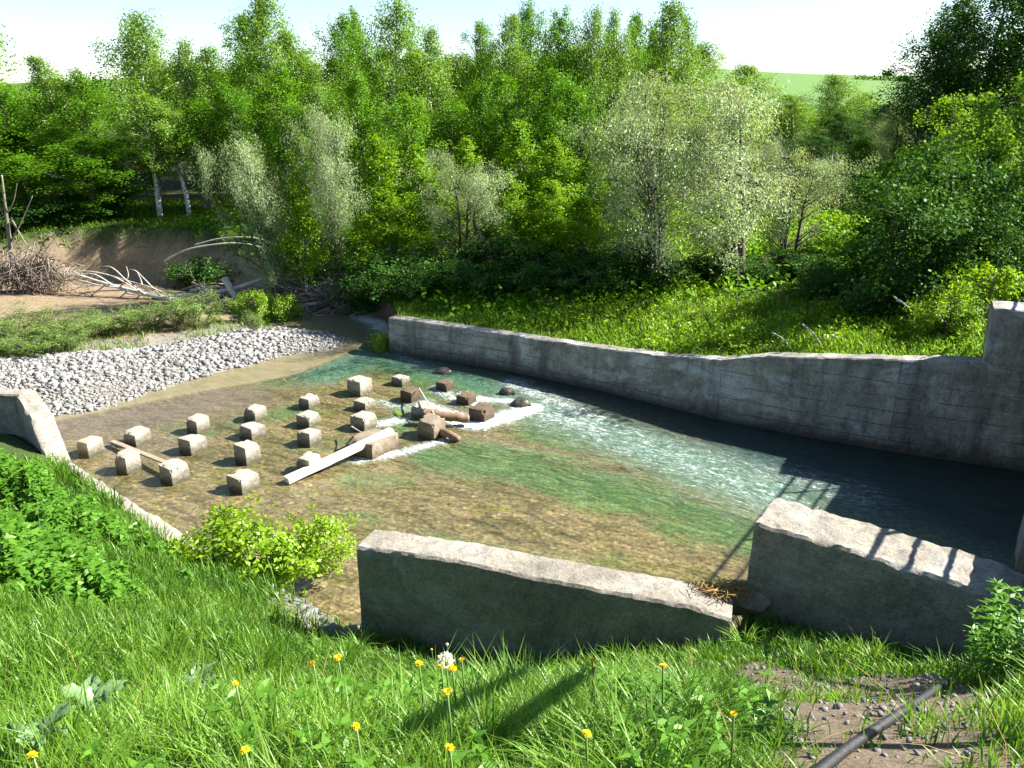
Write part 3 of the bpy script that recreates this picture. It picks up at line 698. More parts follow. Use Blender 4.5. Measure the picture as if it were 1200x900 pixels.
tag(obj('plank', beam_mesh('plank', at(131, 517, .10), at(204, 546, .22), .115, .035, 4), M['grey_plank']), 'thin grey-brown plank lying among the leftmost blocks', 'plank')
def curve_pts(pts, k=6):
    P = [Vector(p) for p in pts]; out = []
    for i in range(len(P)-1):
        p0, p1, p2, p3 = P[max(i-1, 0)], P[i], P[i+1], P[min(i+2, len(P)-1)]
        for j in range(k):
            t = j/k; out.append(.5*((2*p1)+(-p0+p2)*t+(2*p0-5*p1+4*p2-p3)*t*t+(-p0+3*p1-3*p2+p3)*t**3))
    out.append(P[-1]); return out
rn = np.random.default_rng(7)
def log_obj(name, pts, r0, r1, mat, label, cat, sides=8, wob=.14, group=None):
    C = curve_pts(pts); mb = MB(); mb.tube(C, np.linspace(r0, r1, len(C)), sides, .6, wob, rn)
    return tag(obj(name, mb.mesh(name, True), mat), label, cat, group)
log_obj('log', [at(496, 484, .28), at(515, 487, .24), at(535, 489, .2), at(549, 491, .14)], .13, .105, M['brown_wood'], 'brown log lodged between two blocks in the white water', 'log')
log_obj('log', [at(512, 505, .05), at(524, 508, .12), at(538, 515, .06)], .12, .07, M['brown_wood'], 'short rotten log stub beside the large dark-sided block', 'log')
log_obj('stick', [at(491, 455, .35), at(500, 470, .42), at(511, 490, .30)], .02, .012, M['dead_white'], 'thin pale stick leaning across the log', 'stick', 5)
log_obj('stick', [at(412, 500, .3), at(417, 503, .35), at(424, 507, .5)], .022, .01, M['dead_white'], 'short forked stick caught on the splash-side block', 'stick', 5)
tag(obj('floating_leaf', mesh_np('floating_leaf', [tuple(at(463, 480, .05)), tuple(at(468, 482, .07)), tuple(at(472, 487, .05)), tuple(at(465, 484, .06))], [(0, 1, 2, 3)], None, {'tint': [.8]*4}), M['shrub_leaf']), 'yellow-green strip of weed drifting beside the white splash', 'weed')
def rock_mesh(name, sx, sy, sz, seed, sub=3):
    bm = bmesh.new(); bmesh.ops.create_icosphere(bm, subdivisions=sub, radius=1)
    for v in bm.verts:
        c = v.co.copy(); v.co += disp(c, .35, 1.1, seed)+disp(c, .14, 3, seed+2)
        v.co = Vector((v.co.x*sx, v.co.y*sy, v.co.z*sz))
    me = bpy.data.meshes.new(name); bm.to_mesh(me); bm.free()
    for p in me.polygons: p.use_smooth = True
    me.set_sharp_from_angle(angle=R(35)); return me
for px, py, s, lab in [(611, 474, .26, 'brown rock with foam breaking round it below the wall'), (595, 461, .22, 'dark rock in the shade just upstream of the brown rock'), (520, 437, .22, 'dark low rock at the foot of the wall near its upstream end')]:
    p = at(px, py, 0); tag(obj('rock', rock_mesh('rock', s, s*.75, s*.6, px), M['rock'], None, (p.x, p.y, .02)), lab, 'rock', 'rocks at the foot of the far wall')

# ------------------------------------------------------------------ gravel
rg = np.random.default_rng(11)
def ico():
    bm = bmesh.new(); bmesh.ops.create_icosphere(bm, subdivisions=1, radius=1)
    V = np.array([v.co[:] for v in bm.verts]); T = np.array([[v.index for v in f.verts] for f in bm.faces]); bm.free(); return V, T
IV, IT = ico()
def stones(P, size, seed, flat=.6):
    r = np.random.default_rng(seed); n = len(P)
    S = size[:, None]*np.stack([r.uniform(.75, 1.35, n), r.uniform(.6, 1.1, n), r.uniform(.4, .8, n)*flat/.6], 1)
    V = IV[None]*(1+r.uniform(-.22, .22, (n, len(IV), 1)))*S[:, None, :]
    a = r.uniform(0, 2*PI, n); ca, sa = np.cos(a)[:, None], np.sin(a)[:, None]; tl = r.normal(0, .3, n)[:, None]
    x = V[..., 0]*ca-V[..., 1]*sa; y = V[..., 0]*sa+V[..., 1]*ca; zz = V[..., 2]+x*tl
    V = np.stack([x, y, zz], -1)+P[:, None, :]
    T = IT[None]+(np.arange(n)*len(IV))[:, None, None]
    tint = np.repeat(np.clip(r.normal(.6, .25, n), 0, 1), len(IV))
    return V.reshape(-1, 3), T.reshape(-1, 3), tint
C = np.column_stack([rg.uniform(-22, -4.5, 120000), rg.uniform(18, 27, 120000)])
sgv = sdist(C, GRAVEL); slv = sdist(C, LOW)
C = C[(sgv > -.30+.55*fbm(C[:, 0]*1.9, C[:, 1]*1.9, 66)) & (slv < .25+.7*(fbm(C[:, 0], C[:, 1], 6)-.5))][:21000]
sz = rg.lognormal(math.log(.035), .5, len(C)); sz = np.clip(sz, .014, .10)
big = fbm(C[:, 0]*.5+3, C[:, 1]*.5, 61); sz *= np.clip(.6+1.0*big, .6, 1.4)
zc = np.maximum(land(C)[0], -.04)
V, T, ti = stones(np.column_stack([C, zc+sz*.25]), sz, 3)
me = mesh_np('gravel', V, None, T, {'tint': ti})
stuff(obj('gravel', me, M['stone']), 'bar of pale river stones between the pool and the apron', 'gravel')
# ------------------------------------------------------------------ leaves and trees
def leaves(C, ln, wd, rng, upb=.35, out=None, dirv=None):
    """diamond leaves at C (n,3)"""
    n = len(C)
    nv = rng.normal(0, 1, (n, 3)); nv[:, 2] = np.abs(nv[:, 2])+upb
    if out is not None: nv += out*.8
    nv /= np.linalg.norm(nv, axis=1)[:, None]
    d = rng.normal(0, 1, (n, 3)) if dirv is None else dirv+rng.normal(0, .35, (n, 3))
    d -= (d*nv).sum(1)[:, None]*nv; d /= np.linalg.norm(d, axis=1)[:, None]+1e-9
    s = np.cross(nv, d); L = (ln*rng.uniform(.65, 1.25, n))[:, None]; Wd = (wd*rng.uniform(.7, 1.2, n))[:, None]
    V = np.stack([C-d*L*.5, C+s*Wd*.5-d*L*.05+nv*L*.08, C+d*L*.5, C-s*Wd*.5-d*L*.05+nv*L*.08], 1).reshape(-1, 3)
    Q = np.arange(n*4).reshape(-1, 4)
    return V, Q
def prof_birch(u): return .45+.55*(u/.3)**.8 if u < .3 else max(.12, 1-((u-.3)/.72)**1.7)**.75
def prof_round(u): return max(.1, math.sin(PI*min(1, max(0, .1+.88*u)))**.55)
def prof_young(u): return max(.10, (1-u**1.5)**.85*(1 if u > .12 else .5+.5*(u/.12)))
def build_tree(seed, HH, Rr, crown0, nl, nleaf, lsize, rise=.5, droop=.25, prof=prof_birch, stems=1, spread=.3, trunk_r=.12, kcl=6, hang=0.0, lean=.04, bare=0, slean=(.08, .22)):
    rng = np.random.default_rng(seed); tr = MB(); CL = []; 
    st = []
    for s in range(stems):
        a = rng.uniform(0, 2*PI)+s*2*PI/max(1, stems); k = 10; f = np.linspace(0, 1, k)
        ln = (lean if stems == 1 else rng.uniform(*slean))*HH
        wob = np.cumsum(rng.normal(0, .012*HH, (k, 2)), 0)*f[:, None]
        hs = HH*(1 if s == 0 else rng.uniform(.75, .97))
        bx = 0 if stems == 1 else .12*Rr
        P = np.stack([math.cos(a)*(bx+ln*f**1.3)+wob[:, 0], math.sin(a)*(bx+ln*f**1.3)+wob[:, 1], hs*f-.15*(1-f)], 1)
        rad = trunk_r*(1 if stems == 1 else .7)*(1-f*.92)+.006
        tr.tube(P, rad, 7, .5, .06, rng); st.append((P, rad, hs))
    ga = 2.399963; az = rng.uniform(0, 6.28)
    for i in range(nl):
        P, rad, hs = st[i % stems]
        t = crown0+(1-crown0)*((i+.5)/nl)**.95
        u = (t-crown0)/(1-crown0); fi = t*(len(P)-1); k = min(int(fi), len(P)-2); p0 = P[k]+(P[k+1]-P[k])*(fi-k)
        rr = Rr*prof(u)*rng.uniform(.5, 1.22); az += ga+rng.normal(0, .35)
        if stems > 1:
            c = p0[:2]-0; base_az = math.atan2(c[1], c[0]); az2 = base_az+rng.uniform(-1.7, 1.7)
        else: az2 = az
        d = np.array([math.cos(az2), math.sin(az2), 0]); f = np.linspace(0, 1, 5)
        L = p0+d*rr*f[:, None]+np.array([0, 0, 1])*(rise*rr*f-droop*rr*f**2.2)[:, None]+rng.normal(0, .03*rr, (5, 3))*f[:, None]
        tr.tube(L, np.linspace(max(.012, rad[k]*.42), .006, 5), 4, .5)
        for j in range(kcl):
            s = rng.uniform(.28, 1.08); fi2 = min(s, .999)*4; kk = int(fi2); q = L[kk]+(L[kk+1]-L[kk])*(s*4-kk)
            q = q+rng.normal(0, .16, 3)*rr*np.array([.7, .7, .5]); CL.append((q, spread*.8*rng.uniform(.55, 1.35)*(.55+.45*rr/Rr), .5+rr/Rr, d))
    P = st[0][0]
    for _ in range(4): CL.append((P[-1]+rng.normal(0, .12, 3)-np.array([0, 0, rng.uniform(0, .6)]), spread*.6, .6, np.zeros(3)))
    w_ = np.array([c[2]*c[1] for c in CL]); w_ /= w_.sum(); idx = rng.choice(len(CL), nleaf, p=w_)
    cc = np.array([c[0] for c in CL])[idx]; sp = np.array([c[1] for c in CL])[idx]; dd = np.array([c[3] for c in CL])[idx]
    C_ = cc+rng.normal(0, 1, (nleaf, 3))*sp[:, None]*np.array([.9, .9, 1.05]); 
    if hang: C_[:, 2] -= np.abs(rng.exponential(hang, nleaf))*.6
    C_[:, 2] = np.maximum(C_[:, 2], .06)
    dv = None
    if hang: dv = np.stack([dd[:, 0]*.4, dd[:, 1]*.4, np.full(nleaf, -.9)], 1)
    V, Q = leaves(C_, lsize[0], lsize[1], rng, .3, dd, dv)
    ctint = rng.uniform(0, 1, len(CL))[idx]
    tint = np.repeat(np.clip(.5*ctint+.5*rng.uniform(0, 1, nleaf), 0, 1), 4)
    return tr.mesh('trunk', True), mesh_np('crown', V, Q, None, {'tint': tint})
PROTO = {}
def proto(kind, n, leafm, bark, **kw):
    for i in range(n):
        tm, cm = build_tree(hash(kind) % 1 + sum(map(ord, kind))*13+i*101, **kw); tm.materials.append(M[bark]); cm.materials.append(M[leafm]); PROTO.setdefault(kind, []).append((tm, cm, kw['HH'], kw['Rr']))
proto('birch', 4, 'birch_leaf', 'birch_bark', HH=10, Rr=1.7, crown0=.2, nl=50, nleaf=16000, lsize=(.105, .072), rise=1.35, droop=.5, spread=.30, trunk_r=.13, hang=.25)
proto('aspen', 4, 'aspen_leaf', 'grey_bark', HH=10, Rr=1.9, crown0=.12, nl=52, nleaf=17000, lsize=(.108, .08), rise=1.3, droop=.2, spread=.31, trunk_r=.14)
proto('young', 4, 'young_leaf', 'birch_bark', HH=6, Rr=1.35, crown0=.06, nl=46, nleaf=13000, lsize=(.095, .07), rise=1.3, droop=.2, prof=prof_young, spread=.22, trunk_r=.06)
proto('willow', 3, 'willow_leaf', 'dark_bark', HH=6.5, Rr=2.3, crown0=.10, slean=(.04, .10), nl=66, nleaf=30000, lsize=(.10, .032), rise=1.1, droop=.5, prof=prof_round, stems=3, spread=.27, trunk_r=.16, hang=.12)
proto('alder', 3, 'dark_leaf', 'dark_bark', HH=5, Rr=2.1, crown0=.05, nl=54, nleaf=15000, lsize=(.12, .085), rise=.5, droop=.3, prof=prof_round, stems=4, spread=.27, trunk_r=.1)
proto('maple', 2, 'maple_leaf', 'grey_bark', HH=8, Rr=2.4, crown0=.12, nl=54, nleaf=14000, lsize=(.15, .12), rise=.5, droop=.3, prof=prof_round, stems=2, spread=.33, trunk_r=.13)
proto('poplar', 2, 'dark_leaf', 'grey_bark', HH=14, Rr=2.6, crown0=.1, nl=64, nleaf=19000, lsize=(.15, .11), rise=1.2, droop=.2, spread=.38, trunk_r=.2)
proto('shrub', 4, 'dark_leaf', 'grey_bark', HH=2.2, Rr=1.15, crown0=.04, nl=36, nleaf=6000, lsize=(.095, .07), rise=.5, droop=.25, prof=prof_round, stems=5, spread=.2, trunk_r=.04)
proto('bright_shrub', 2, 'shrub_leaf', 'grey_bark', HH=1.3, Rr=.85, crown0=.1, nl=40, nleaf=5200, lsize=(.078, .052), rise=.5, droop=.2, prof=prof_round, stems=6, spread=.12, trunk_r=.025)
proto('scrub', 3, 'scrub_leaf', 'grey_bark', HH=1.3, Rr=.8, crown0=.08, nl=44, nleaf=4200, lsize=(.10, .022), rise=1.5, droop=.1, prof=prof_round, stems=9, spread=.1, trunk_r=.018)
proto('stem_birch', 2, 'birch_leaf', 'birch_bark', HH=10, Rr=1.6, crown0=.36, nl=44, nleaf=12000, lsize=(.105, .072), rise=1.2, droop=.5, spread=.3, trunk_r=.15, hang=.15)
NAMES = {'stem_birch': 'birch_tree', 'birch': 'birch_tree', 'aspen': 'aspen_tree', 'young': 'young_tree', 'willow': 'willow_tree', 'alder': 'alder_tree', 'maple': 'maple_tree', 'poplar': 'poplar_tree', 'shrub': 'shrub', 'bright_shrub': 'shrub', 'scrub': 'willow_shrub'}
rt = random.Random(3); cnt = {}
def plant(kind, x, y, hgt, rad, label, cat='tree', group=None, tilt=None, base=None):
    k = cnt.get(kind, 0); cnt[kind] = k+1
    tm, cm, h0, r0 = PROTO[kind][k % len(PROTO[kind])]
    zz = gz(x, y) if base is None else base
    t = thing(NAMES[kind], label, cat, (x, y, zz), group)
    a = obj('trunk', tm, None, t); b = obj('crown', cm, None, t)
    sx = rad/r0; t.scale = (sx, sx, hgt/h0)
    t.rotation_euler = (0, 0, rt.uniform(0, 6.28)) if tilt is None else tilt
    return t
def tree_px(kind, px, top, wpx, Y, label, cat='tree', group=None, tilt=None):
    c = atY(px, top, Y); zb = gz(c.x, Y); dep = Y*CP-(c.z-H)*SP
    return plant(kind, c.x, Y, max(.5 if kind == 'scrub' else 1.0, c.z-zb), wpx/2/F*dep*(1.12 if kind in ('scrub', 'bright_shrub', 'shrub') else 1.2), label, cat, group, tilt)
G1 = 'trees of the wood behind the weir'
TR = [
 ('aspen', -45, 100, 110, 40, 'green aspen crown cut by the left edge on the skyline'),
 ('aspen', 8, 100, 75, 38, 'low rounded aspen at the far left of the skyline'),
 ('birch', 50, 70, 75, 43, 'pale birch top rising left of the tall airy birch'),
 ('aspen', 98, 88, 70, 42, 'darker aspen crown between the pale birch top and the tall airy birch'),
 ('birch', 158, 20, 84, 36, 'tall airy birch with a wide rounded top at the left of the skyline'),
 ('birch', 218, 52, 58, 39, 'slim birch just right of the tall airy birch, with white stem below'),
 ('aspen', 252, 60, 62, 44, 'aspen crown filling the dip left of the highest birches'),
 ('aspen', 284, 24, 70, 43, 'dark-topped aspen left of the highest twin birch'),
 ('birch', 314, -2, 78, 40, 'highest birch of the left half, white limbs showing in its crown'),
 ('birch', 350, 42, 62, 41, 'loose birch crown right of the highest birch of the left half'),
 ('aspen', 390, 26, 58, 43, 'narrow aspen spire left of the tallest central birch'),
 ('aspen', 420, 20, 52, 45, 'second narrow spire touching the tallest central birch'),
 ('birch', 455, 2, 76, 40, 'tallest central birch reaching the top edge of the picture'),
 ('aspen', 482, 62, 48, 44, 'dark crown tucked between the tallest central birch and the round birch'),
 ('birch', 506, 36, 62, 41, 'rounded birch just left of the notch in the skyline'),
 ('birch', 537, 92, 46, 46, 'low birch top in the bottom of the skyline notch'),
 ('aspen', 564, 32, 44, 44, 'dark pointed aspen at the right rim of the skyline notch'),
 ('birch', 600, 20, 64, 42, 'full birch crown right of the dark pointed aspen'),
 ('aspen', 630, 13, 58, 45, 'deep green aspen, highest of the right-hand group'),
 ('aspen', 657, 22, 62, 42, 'dense conical aspen sloping down to the right'),
 ('birch', 692, 14, 48, 42, 'slender airy birch with sky showing between its branches'),
 ('birch', 720, 17, 46, 43, 'first of two close birch spires right of the slender airy birch'),
 ('aspen', 745, 23, 54, 45, 'second of two close spires, broader and darker'),
 ('aspen', 768, 40, 46, 47, 'short dark crown between the broad spire and the last big birch'),
 ('birch', 790, 7, 72, 40, 'last big birch before the open field on the right'),
 ('birch', 815, 24, 44, 43, 'thin birch at the right rim of the wood against the pale sky'),
 # middle rows
 ('aspen', 18, 150, 95, 35, 'bushy tree in the second row at the left edge'),
 ('aspen', 75, 150, 80, 36, 'dark tree below the pale birch top'),
 ('aspen', 125, 165, 85, 34, 'leafy tree below and left of the tall airy birch'),
 ('stem_birch', 205, 118, 60, 33.6, 'birch on the grass ledge whose white stem shows right of its neighbour'),
 ('stem_birch', 168, 112, 66, 33.2, 'birch in the second row with a bare white stem above the earth bank'),
 ('aspen', 232, 120, 76, 35, 'dense aspen in the second row behind the first silver willow'),
 ('aspen', 275, 105, 70, 37, 'aspen in the second row above the first silver willow'),
 ('aspen', 325, 90, 80, 36, 'broad aspen in the second row behind the bright young tree'),
 ('birch', 375, 105, 66, 35, 'birch in the second row above the second silver willow'),
 ('aspen', 425, 95, 70, 36, 'aspen in the second row below the two narrow spires'),
 ('aspen', 470, 115, 70, 34, 'aspen in the second row below the tallest central birch'),
 ('aspen', 520, 125, 74, 35, 'aspen in the second row below the skyline notch'),
 ('aspen', 560, 105, 66, 36, 'dark aspen in the second row right of the skyline notch'),
 ('aspen', 596, 95, 70, 35, 'aspen in the second row under the full birch crown'),
 ('aspen', 642, 88, 78, 35, 'large aspen in the second row under the deep green aspen'),
 ('aspen', 684, 105, 66, 35, 'aspen in the second row under the slender airy birch'),
 ('aspen', 725, 105, 66, 36, 'aspen in the second row under the two close spires'),
 ('birch', 768, 105, 66, 36, 'birch in the second row behind the large silver willow'),
 # third row: young bright
 ('young', 440, 165, 76, 32, 'young tree in the third row left of centre, below the two spires'),
 ('young', 488, 175, 78, 31, 'bright young tree in the third row, under the round birch'),
 ('young', 538, 165, 70, 32, 'young tree in the third row behind the small silver willow'),
 ('young', 610, 148, 78, 32, 'pointed young tree in the third row, right of the small silver willow'),
 ('young', 652, 165, 80, 31, 'yellow-green young tree in the third row, middle of the right group'),
 ('young', 702, 158, 70, 32, 'young tree in the third row left of the large silver willow'),
 ('young', 745, 165, 66, 31, 'young tree in the third row touching the large silver willow'),
 ('aspen', 30, 185, 100, 32.5, 'leafy tree in the front row behind the bare snag'),
 ('aspen', 95, 165, 105, 32.8, 'dark green leafy tree standing over the left end of the earth bank'),
 ('young', 345, 160, 66, 29.5, 'bright green young tree right of the leaning silver willow'),
 ('young', 455, 225, 84, 28.5, 'bright bushy young tree above the upstream end of the wall'),
 ('young', 510, 220, 76, 29, 'young tree left of the small silver willow in the front row'),
 ('young', 600, 205, 76, 28.5, 'young tree right of the small silver willow in the front row'),
 ('young', 640, 215, 84, 28, 'wide yellow-green young tree in the front row'),
 ('young', 688, 232, 80, 27.5, 'low yellow-green young tree in the front row, left of the large willow'),
 ('young', 728, 195, 66, 28.5, 'slim young tree pressed against the large silver willow'),
 ('willow', 395, 138, 72, 30, 'second silver-grey willow with tall bare stems over the log jam'),
 ('willow', 545, 188, 82, 28, 'small silver-grey willow in the middle of the wood edge'),
 ('willow', 792, 100, 160, 25, 'large silver willow with dark trunk above the grassy bank, left one of the pair'),
 ('willow', 897, 104, 190, 25.2, 'large pale silver willow above the grassy bank, right one of the pair'),
 ('willow', 938, 172, 95, 28, 'smaller silver willow behind the right-hand large one'),
 # right: distance
 ('birch', 882, 78, 70, 62, 'lone pointed tree against the distant field'),
 ('aspen', 852, 105, 56, 56, 'dark tree at the left foot of the distant field'),
 ('birch', 938, 112, 62, 72, 'olive-green rounded tree below the field'),
 ('birch', 985, 88, 60, 66, 'tall tree standing up in front of the distant field'),
 ('birch', 1022, 110, 52, 76, 'pale tree right of the tall one in front of the field'),
 ('poplar', 955, 160, 66, 55, 'dark tree in the hollow left of the tall field-edge tree'),
 ('poplar', 1003, 135, 60, 58, 'very dark tree in the hollow under the pale tree'),
 ('poplar', 1040, 125, 70, 60, 'very dark tree in the hollow beside the big dark poplars'),
 ('willow', 1066, 122, 60, 50, 'grey-green tree at the foot of the big dark poplars'),
 ('young', 1012, 165, 70, 46, 'bright young birch with white stem in the clearing'),
 ('young', 1045, 190, 60, 42, 'light young birch right of the brightest one in the clearing'),
 ('young', 978, 200, 60, 44, 'light young birch left of the brightest one in the clearing'),
 ('young', 1085, 205, 70, 36, 'yellow-green young tree between the clearing and the dark alder'),
 ('poplar', 1098, 25, 84, 47, 'leftmost of the big dark poplars at the upper right'),
 ('poplar', 1130, 2, 90, 49, 'second of the big dark poplars at the upper right'),
 ('poplar', 1172, -25, 110, 46, 'big dark poplar leaving the top edge at the upper right'),
 ('poplar', 1222, -30, 110, 44, 'dark poplar cut by the right edge at the top'),
 ('maple', 1172, 55, 120, 29, 'broad light-green maple in front of the dark poplars'),
 ('maple', 1118, 115, 95, 32, 'rounded light-green maple left of the broad one'),
 ('maple', 1218, 95, 110, 25, 'light-green maple cut by the right edge'),
 ('alder', 1052, 190, 160, 21.2, 'dense dark alder bush in front of the clearing, behind the far wall'),
 ('alder', 1165, 170, 160, 22.5, 'tall dense dark alder behind the raised end of the far wall'),
 ('alder', 1110, 235, 110, 20.8, 'low dark alder between the two dense ones'),
]
for kind, px, top, wpx, Y, lab in TR:
    if px < 265 and Y < 38: Y += 3.2
    tree_px(kind, px, top, wpx, Y, lab, 'tree', G1 if px < 840 and kind != 'willow' else None)
DEEP = [(-120, 'outside the left edge, farthest out'), (-70, 'outside the left edge, nearer the frame'), (0, 'at the far left edge'), (50, 'behind the pale birch top'), (98, 'left of the tall airy birch'), (158, 'behind the tall airy birch'), (215, 'behind the slim birch'), (252, 'behind the dip before the highest birches'), (284, 'left of the highest twin birch'), (314, 'behind the highest twin birch'), (350, 'right of the highest twin birch'), (390, 'behind the first narrow spire'), (420, 'behind the second narrow spire'), (455, 'behind the tallest central birch'), (490, 'right of the tallest central birch'), (515, 'behind the rounded birch'), (537, 'in the skyline notch'), (564, 'behind the dark pointed aspen'), (600, 'behind the full birch'), (630, 'behind the deep green aspen'), (657, 'behind the dense conical aspen'), (692, 'through the slender airy birch'), (720, 'behind the first close spire'), (745, 'behind the second close spire'), (768, 'left of the last big birch'), (790, 'behind the last big birch'), (820, 'at the right rim of the wood')]
def deep_where(px): return min(DEEP, key=lambda d: abs(d[0]-px))[1]
# more trees deeper in the wood, one colour mass between the named ones
for i, (px, lab_) in enumerate(DEEP):
    l_ = lab_; px = px+rt.uniform(-4, 4); top = rt.uniform(52, 88) if px > 120 else rt.uniform(88, 110)
    tree_px(rt.choice(['aspen', 'birch', 'aspen']), px, top, rt.uniform(70, 100), rt.uniform(47, 56), 'shaded tree deep in the wood, seen in scraps '+l_, 'tree', 'trees hidden deep in the wood')
FD = [(-20, 120, 80, 90, 'cut by the left edge, beyond the low aspen'), (1250, 60, 120, 60, 'beyond the right edge behind the dark poplars'), (1300, 100, 160, 30, 'beyond the right edge, nearer one'), (1330, 150, 160, 25, 'beyond the right edge, nearest one')]
FDL = ['left end of the field strip', 'just right of the dark tree at the left foot of the field', 'left of the lone pointed tree', 'right of the lone pointed tree', 'left of the olive-green rounded tree', 'right of the olive-green rounded tree', 'right of the tall tree before the field', 'behind the pale tree before the field', 'at the foot of the big dark poplars']
FD += [(840+k*27, 130+rt.uniform(-8, 14), 46, 95+rt.uniform(-8, 25), FDL[k]) for k in range(9)]
for px, top, wpx, Y, l_ in FD: tree_px(rt.choice(['birch', 'aspen', 'poplar']), px, top, wpx, Y, 'small far tree '+l_, 'tree', 'distant trees at the foot of the field')
for i, (x, y, h_, k_) in enumerate([(-27, 37, 9, 'aspen'), (-30.5, 40, 10, 'birch'), (-33, 37.5, 8, 'aspen'), (-36, 43, 10, 'aspen'), (-28, 44, 10.5, 'birch'), (-39, 39, 9, 'birch'), (-24.5, 38, 7, 'young'), (-42, 45, 10, 'aspen')]):
    plant(k_, x, y, h_, h_*.22, ['leafy aspen beyond the left edge, nearest to the frame', 'birch beyond the left edge, second row', 'low aspen beyond the left edge', 'back-row aspen beyond the left edge', 'tall birch beyond the left edge behind the nearest aspen', 'birch beyond the left edge above the mud flat', 'young tree just outside the left edge', 'aspen farthest out beyond the left edge'][i], 'tree', 'trees beyond the left edge')
# leaning silver willow on the log jam
lean = tree_px('willow', 292, 168, 70, 30, 'leaning silver-grey willow whose crooked trunk rises from the log jam', 'tree'); b0 = atY(327, 347, 29.6)
lean.location = (b0.x, b0.y, gz(b0.x, b0.y)); lean.rotation_euler = (R(3), R(-14), 0)
# shrubs along the wood edge
SH = [(455, 300, 84, 26.6), (500, 292, 80, 27.2), (545, 300, 70, 26.6), (585, 275, 76, 27.2), (625, 300, 80, 26.2), (665, 290, 76, 26.4), (705, 300, 76, 25.8), (745, 290, 70, 26), (425, 290, 60, 28.4), (690, 330, 70, 25), (770, 325, 66, 25.2), (840, 320, 70, 25.6), (910, 310, 70, 26), (950, 300, 70, 26.5), (985, 310, 64, 24), (1000, 330, 60, 22.4), (960, 350, 50, 23), (1120, 345, 70, 18.4), (480, 335, 60, 25.8), (560, 335, 60, 25.6)]
SHL = ['directly above the upstream end of the wall', 'right of the wall end, below the bright bushy young tree', 'under the left half of the small silver willow', 'under the right half of the small silver willow', 'a step right of the small silver willow', 'in the middle of the dark wood edge', 'well left of the large silver willows', 'touching the left large silver willow', 'above the root end of the log jam', 'standing forward on the grass, middle of the wood edge', 'at the foot of the left large willow', 'between the two large willow trunks', 'right of the pale large willow trunk', 'in front of the smaller right-hand willow', 'at the left foot of the dark alder', 'in front of the dark alder trunk', 'alone on the grass left of the alder', 'against the wall left of the raised end', 'low on the grass behind the upstream end of the wall', 'low on the grass under the small silver willow']
for (px, top, wpx, Y), l_ in zip(SH, SHL): tree_px('shrub', px, top, wpx, Y, 'low green shrub '+l_, 'shrub', 'undergrowth shrubs at the wood edge')
for px, top, wpx, Y, lab in [(48, 258, 80, 35.2, 'round green shrub at the left end of the earth bank'), (5, 285, 60, 33.6, 'leafy shrub in front of the bare snag at the left edge'), (100, 235, 76, 36, 'green shrub on the grass ledge left of the white birch stems'), (235, 305, 76, 32.2, 'dark shrub hanging over the shaded part of the earth bank')]:
    tree_px('shrub', px, top, wpx, Y, lab, 'shrub')
for px, top, wpx, Y, lab in [(292, 352, 36, 26.6, 'small yellow-green bush at the water edge of the gravel bar'), (325, 345, 40, 27.6, 'yellow-green sprouts beside the leaning willow trunk'), (1165, 320, 90, 18.6, 'yellow-green bush growing behind the raised end of the wall'), (1115, 365, 60, 17.8, 'small bright bush against the raised end block')]:
    tree_px('bright_shrub', px, top, wpx, Y, lab, 'shrub')
SC = [(15, 362, 70, 24.2), (48, 366, 70, 23.6), (85, 372, 60, 24.6), (120, 380, 60, 24.8), (150, 385, 50, 25.2), (-30, 362, 90, 24), (205, 350, 52, 25.6), (235, 352, 50, 25.8), (180, 372, 50, 25.8), (30, 380, 80, 22.6), (75, 392, 50, 23.2), (-20, 385, 80, 22.4), (-110, 365, 110, 25), (-170, 375, 110, 24), (-95, 390, 90, 22.6)]
SCL = ['second from the left edge, back row', 'third from the left edge, back row', 'middle of the left thicket, back row', 'right end of the left thicket', 'lone low clump left of the tall right-hand clumps', 'cut by the left edge, back row', 'tall clump below the root of the white fallen tree', 'tall clump farthest right, beside the yellow-green bush', 'low clump in front of the two tall ones', 'left front row, on the stones', 'right end of the front row, on the stones', 'cut by the left edge, front row', 'outside the left edge, back row', 'outside the left edge, farthest out', 'outside the left edge, front row']
for (px, top, wpx, Y), l_ in zip(SC, SCL): tree_px('scrub', px, top+(8 if px > 160 else 16), wpx, Y, 'feathery willow scrub, '+l_, 'shrub', 'willow scrub on the gravel bar')
pb = at(312, 664, .35)
plant('bright_shrub', pb.x, pb.y, 1.05, .95, 'bright yellow-green shrub growing on the near shore beside the water', 'shrub', base=.25)
p2 = at(372, 662, .3); plant('bright_shrub', p2.x, p2.y, .85, .5, 'small yellow-green side shrub to the right of the bright shore shrub', 'shrub', base=.2)
tree_px('scrub', 299, 394, 20, 24.9, 'tiny green tuft growing alone on the bare stones of the gravel bar', 'plant')
tree_px('bright_shrub', 447, 392, 24, 23.9, 'small green tuft at the foot of the upstream wall end', 'plant')
# distant hedge on the hill
hb = MB()
rr = np.random.default_rng(5)
Ch = []
for px, py, wpx, Y in [(1030, 97, 55, 640), (1058, 100, 14, 640), (1040, 92, 10, 800), (925, 118, 30, 300), (912, 116, 18, 300)]:
    c = atY(px, py, Y); wd = wpx/F*Y; n = 260
    x = c.x+rr.uniform(-.5, .5, n)*wd; y = Y+rr.normal(0, 3, n); zz = land(np.column_stack([x, y]))[0]+np.abs(rr.normal(0, 1.4, n))*(Y/640)
    Ch.append(np.column_stack([x, y, zz]))
Ch = np.concatenate(Ch); V, Q = leaves(Ch, 1.8, 1.5, rr, .6)
stuff(obj('hedge', mesh_np('hedge', V, Q, None, {'tint': rr.uniform(0, 1, len(V))}), M['dark_leaf']), 'dark tree lines on the distant green hill', 'hedge')

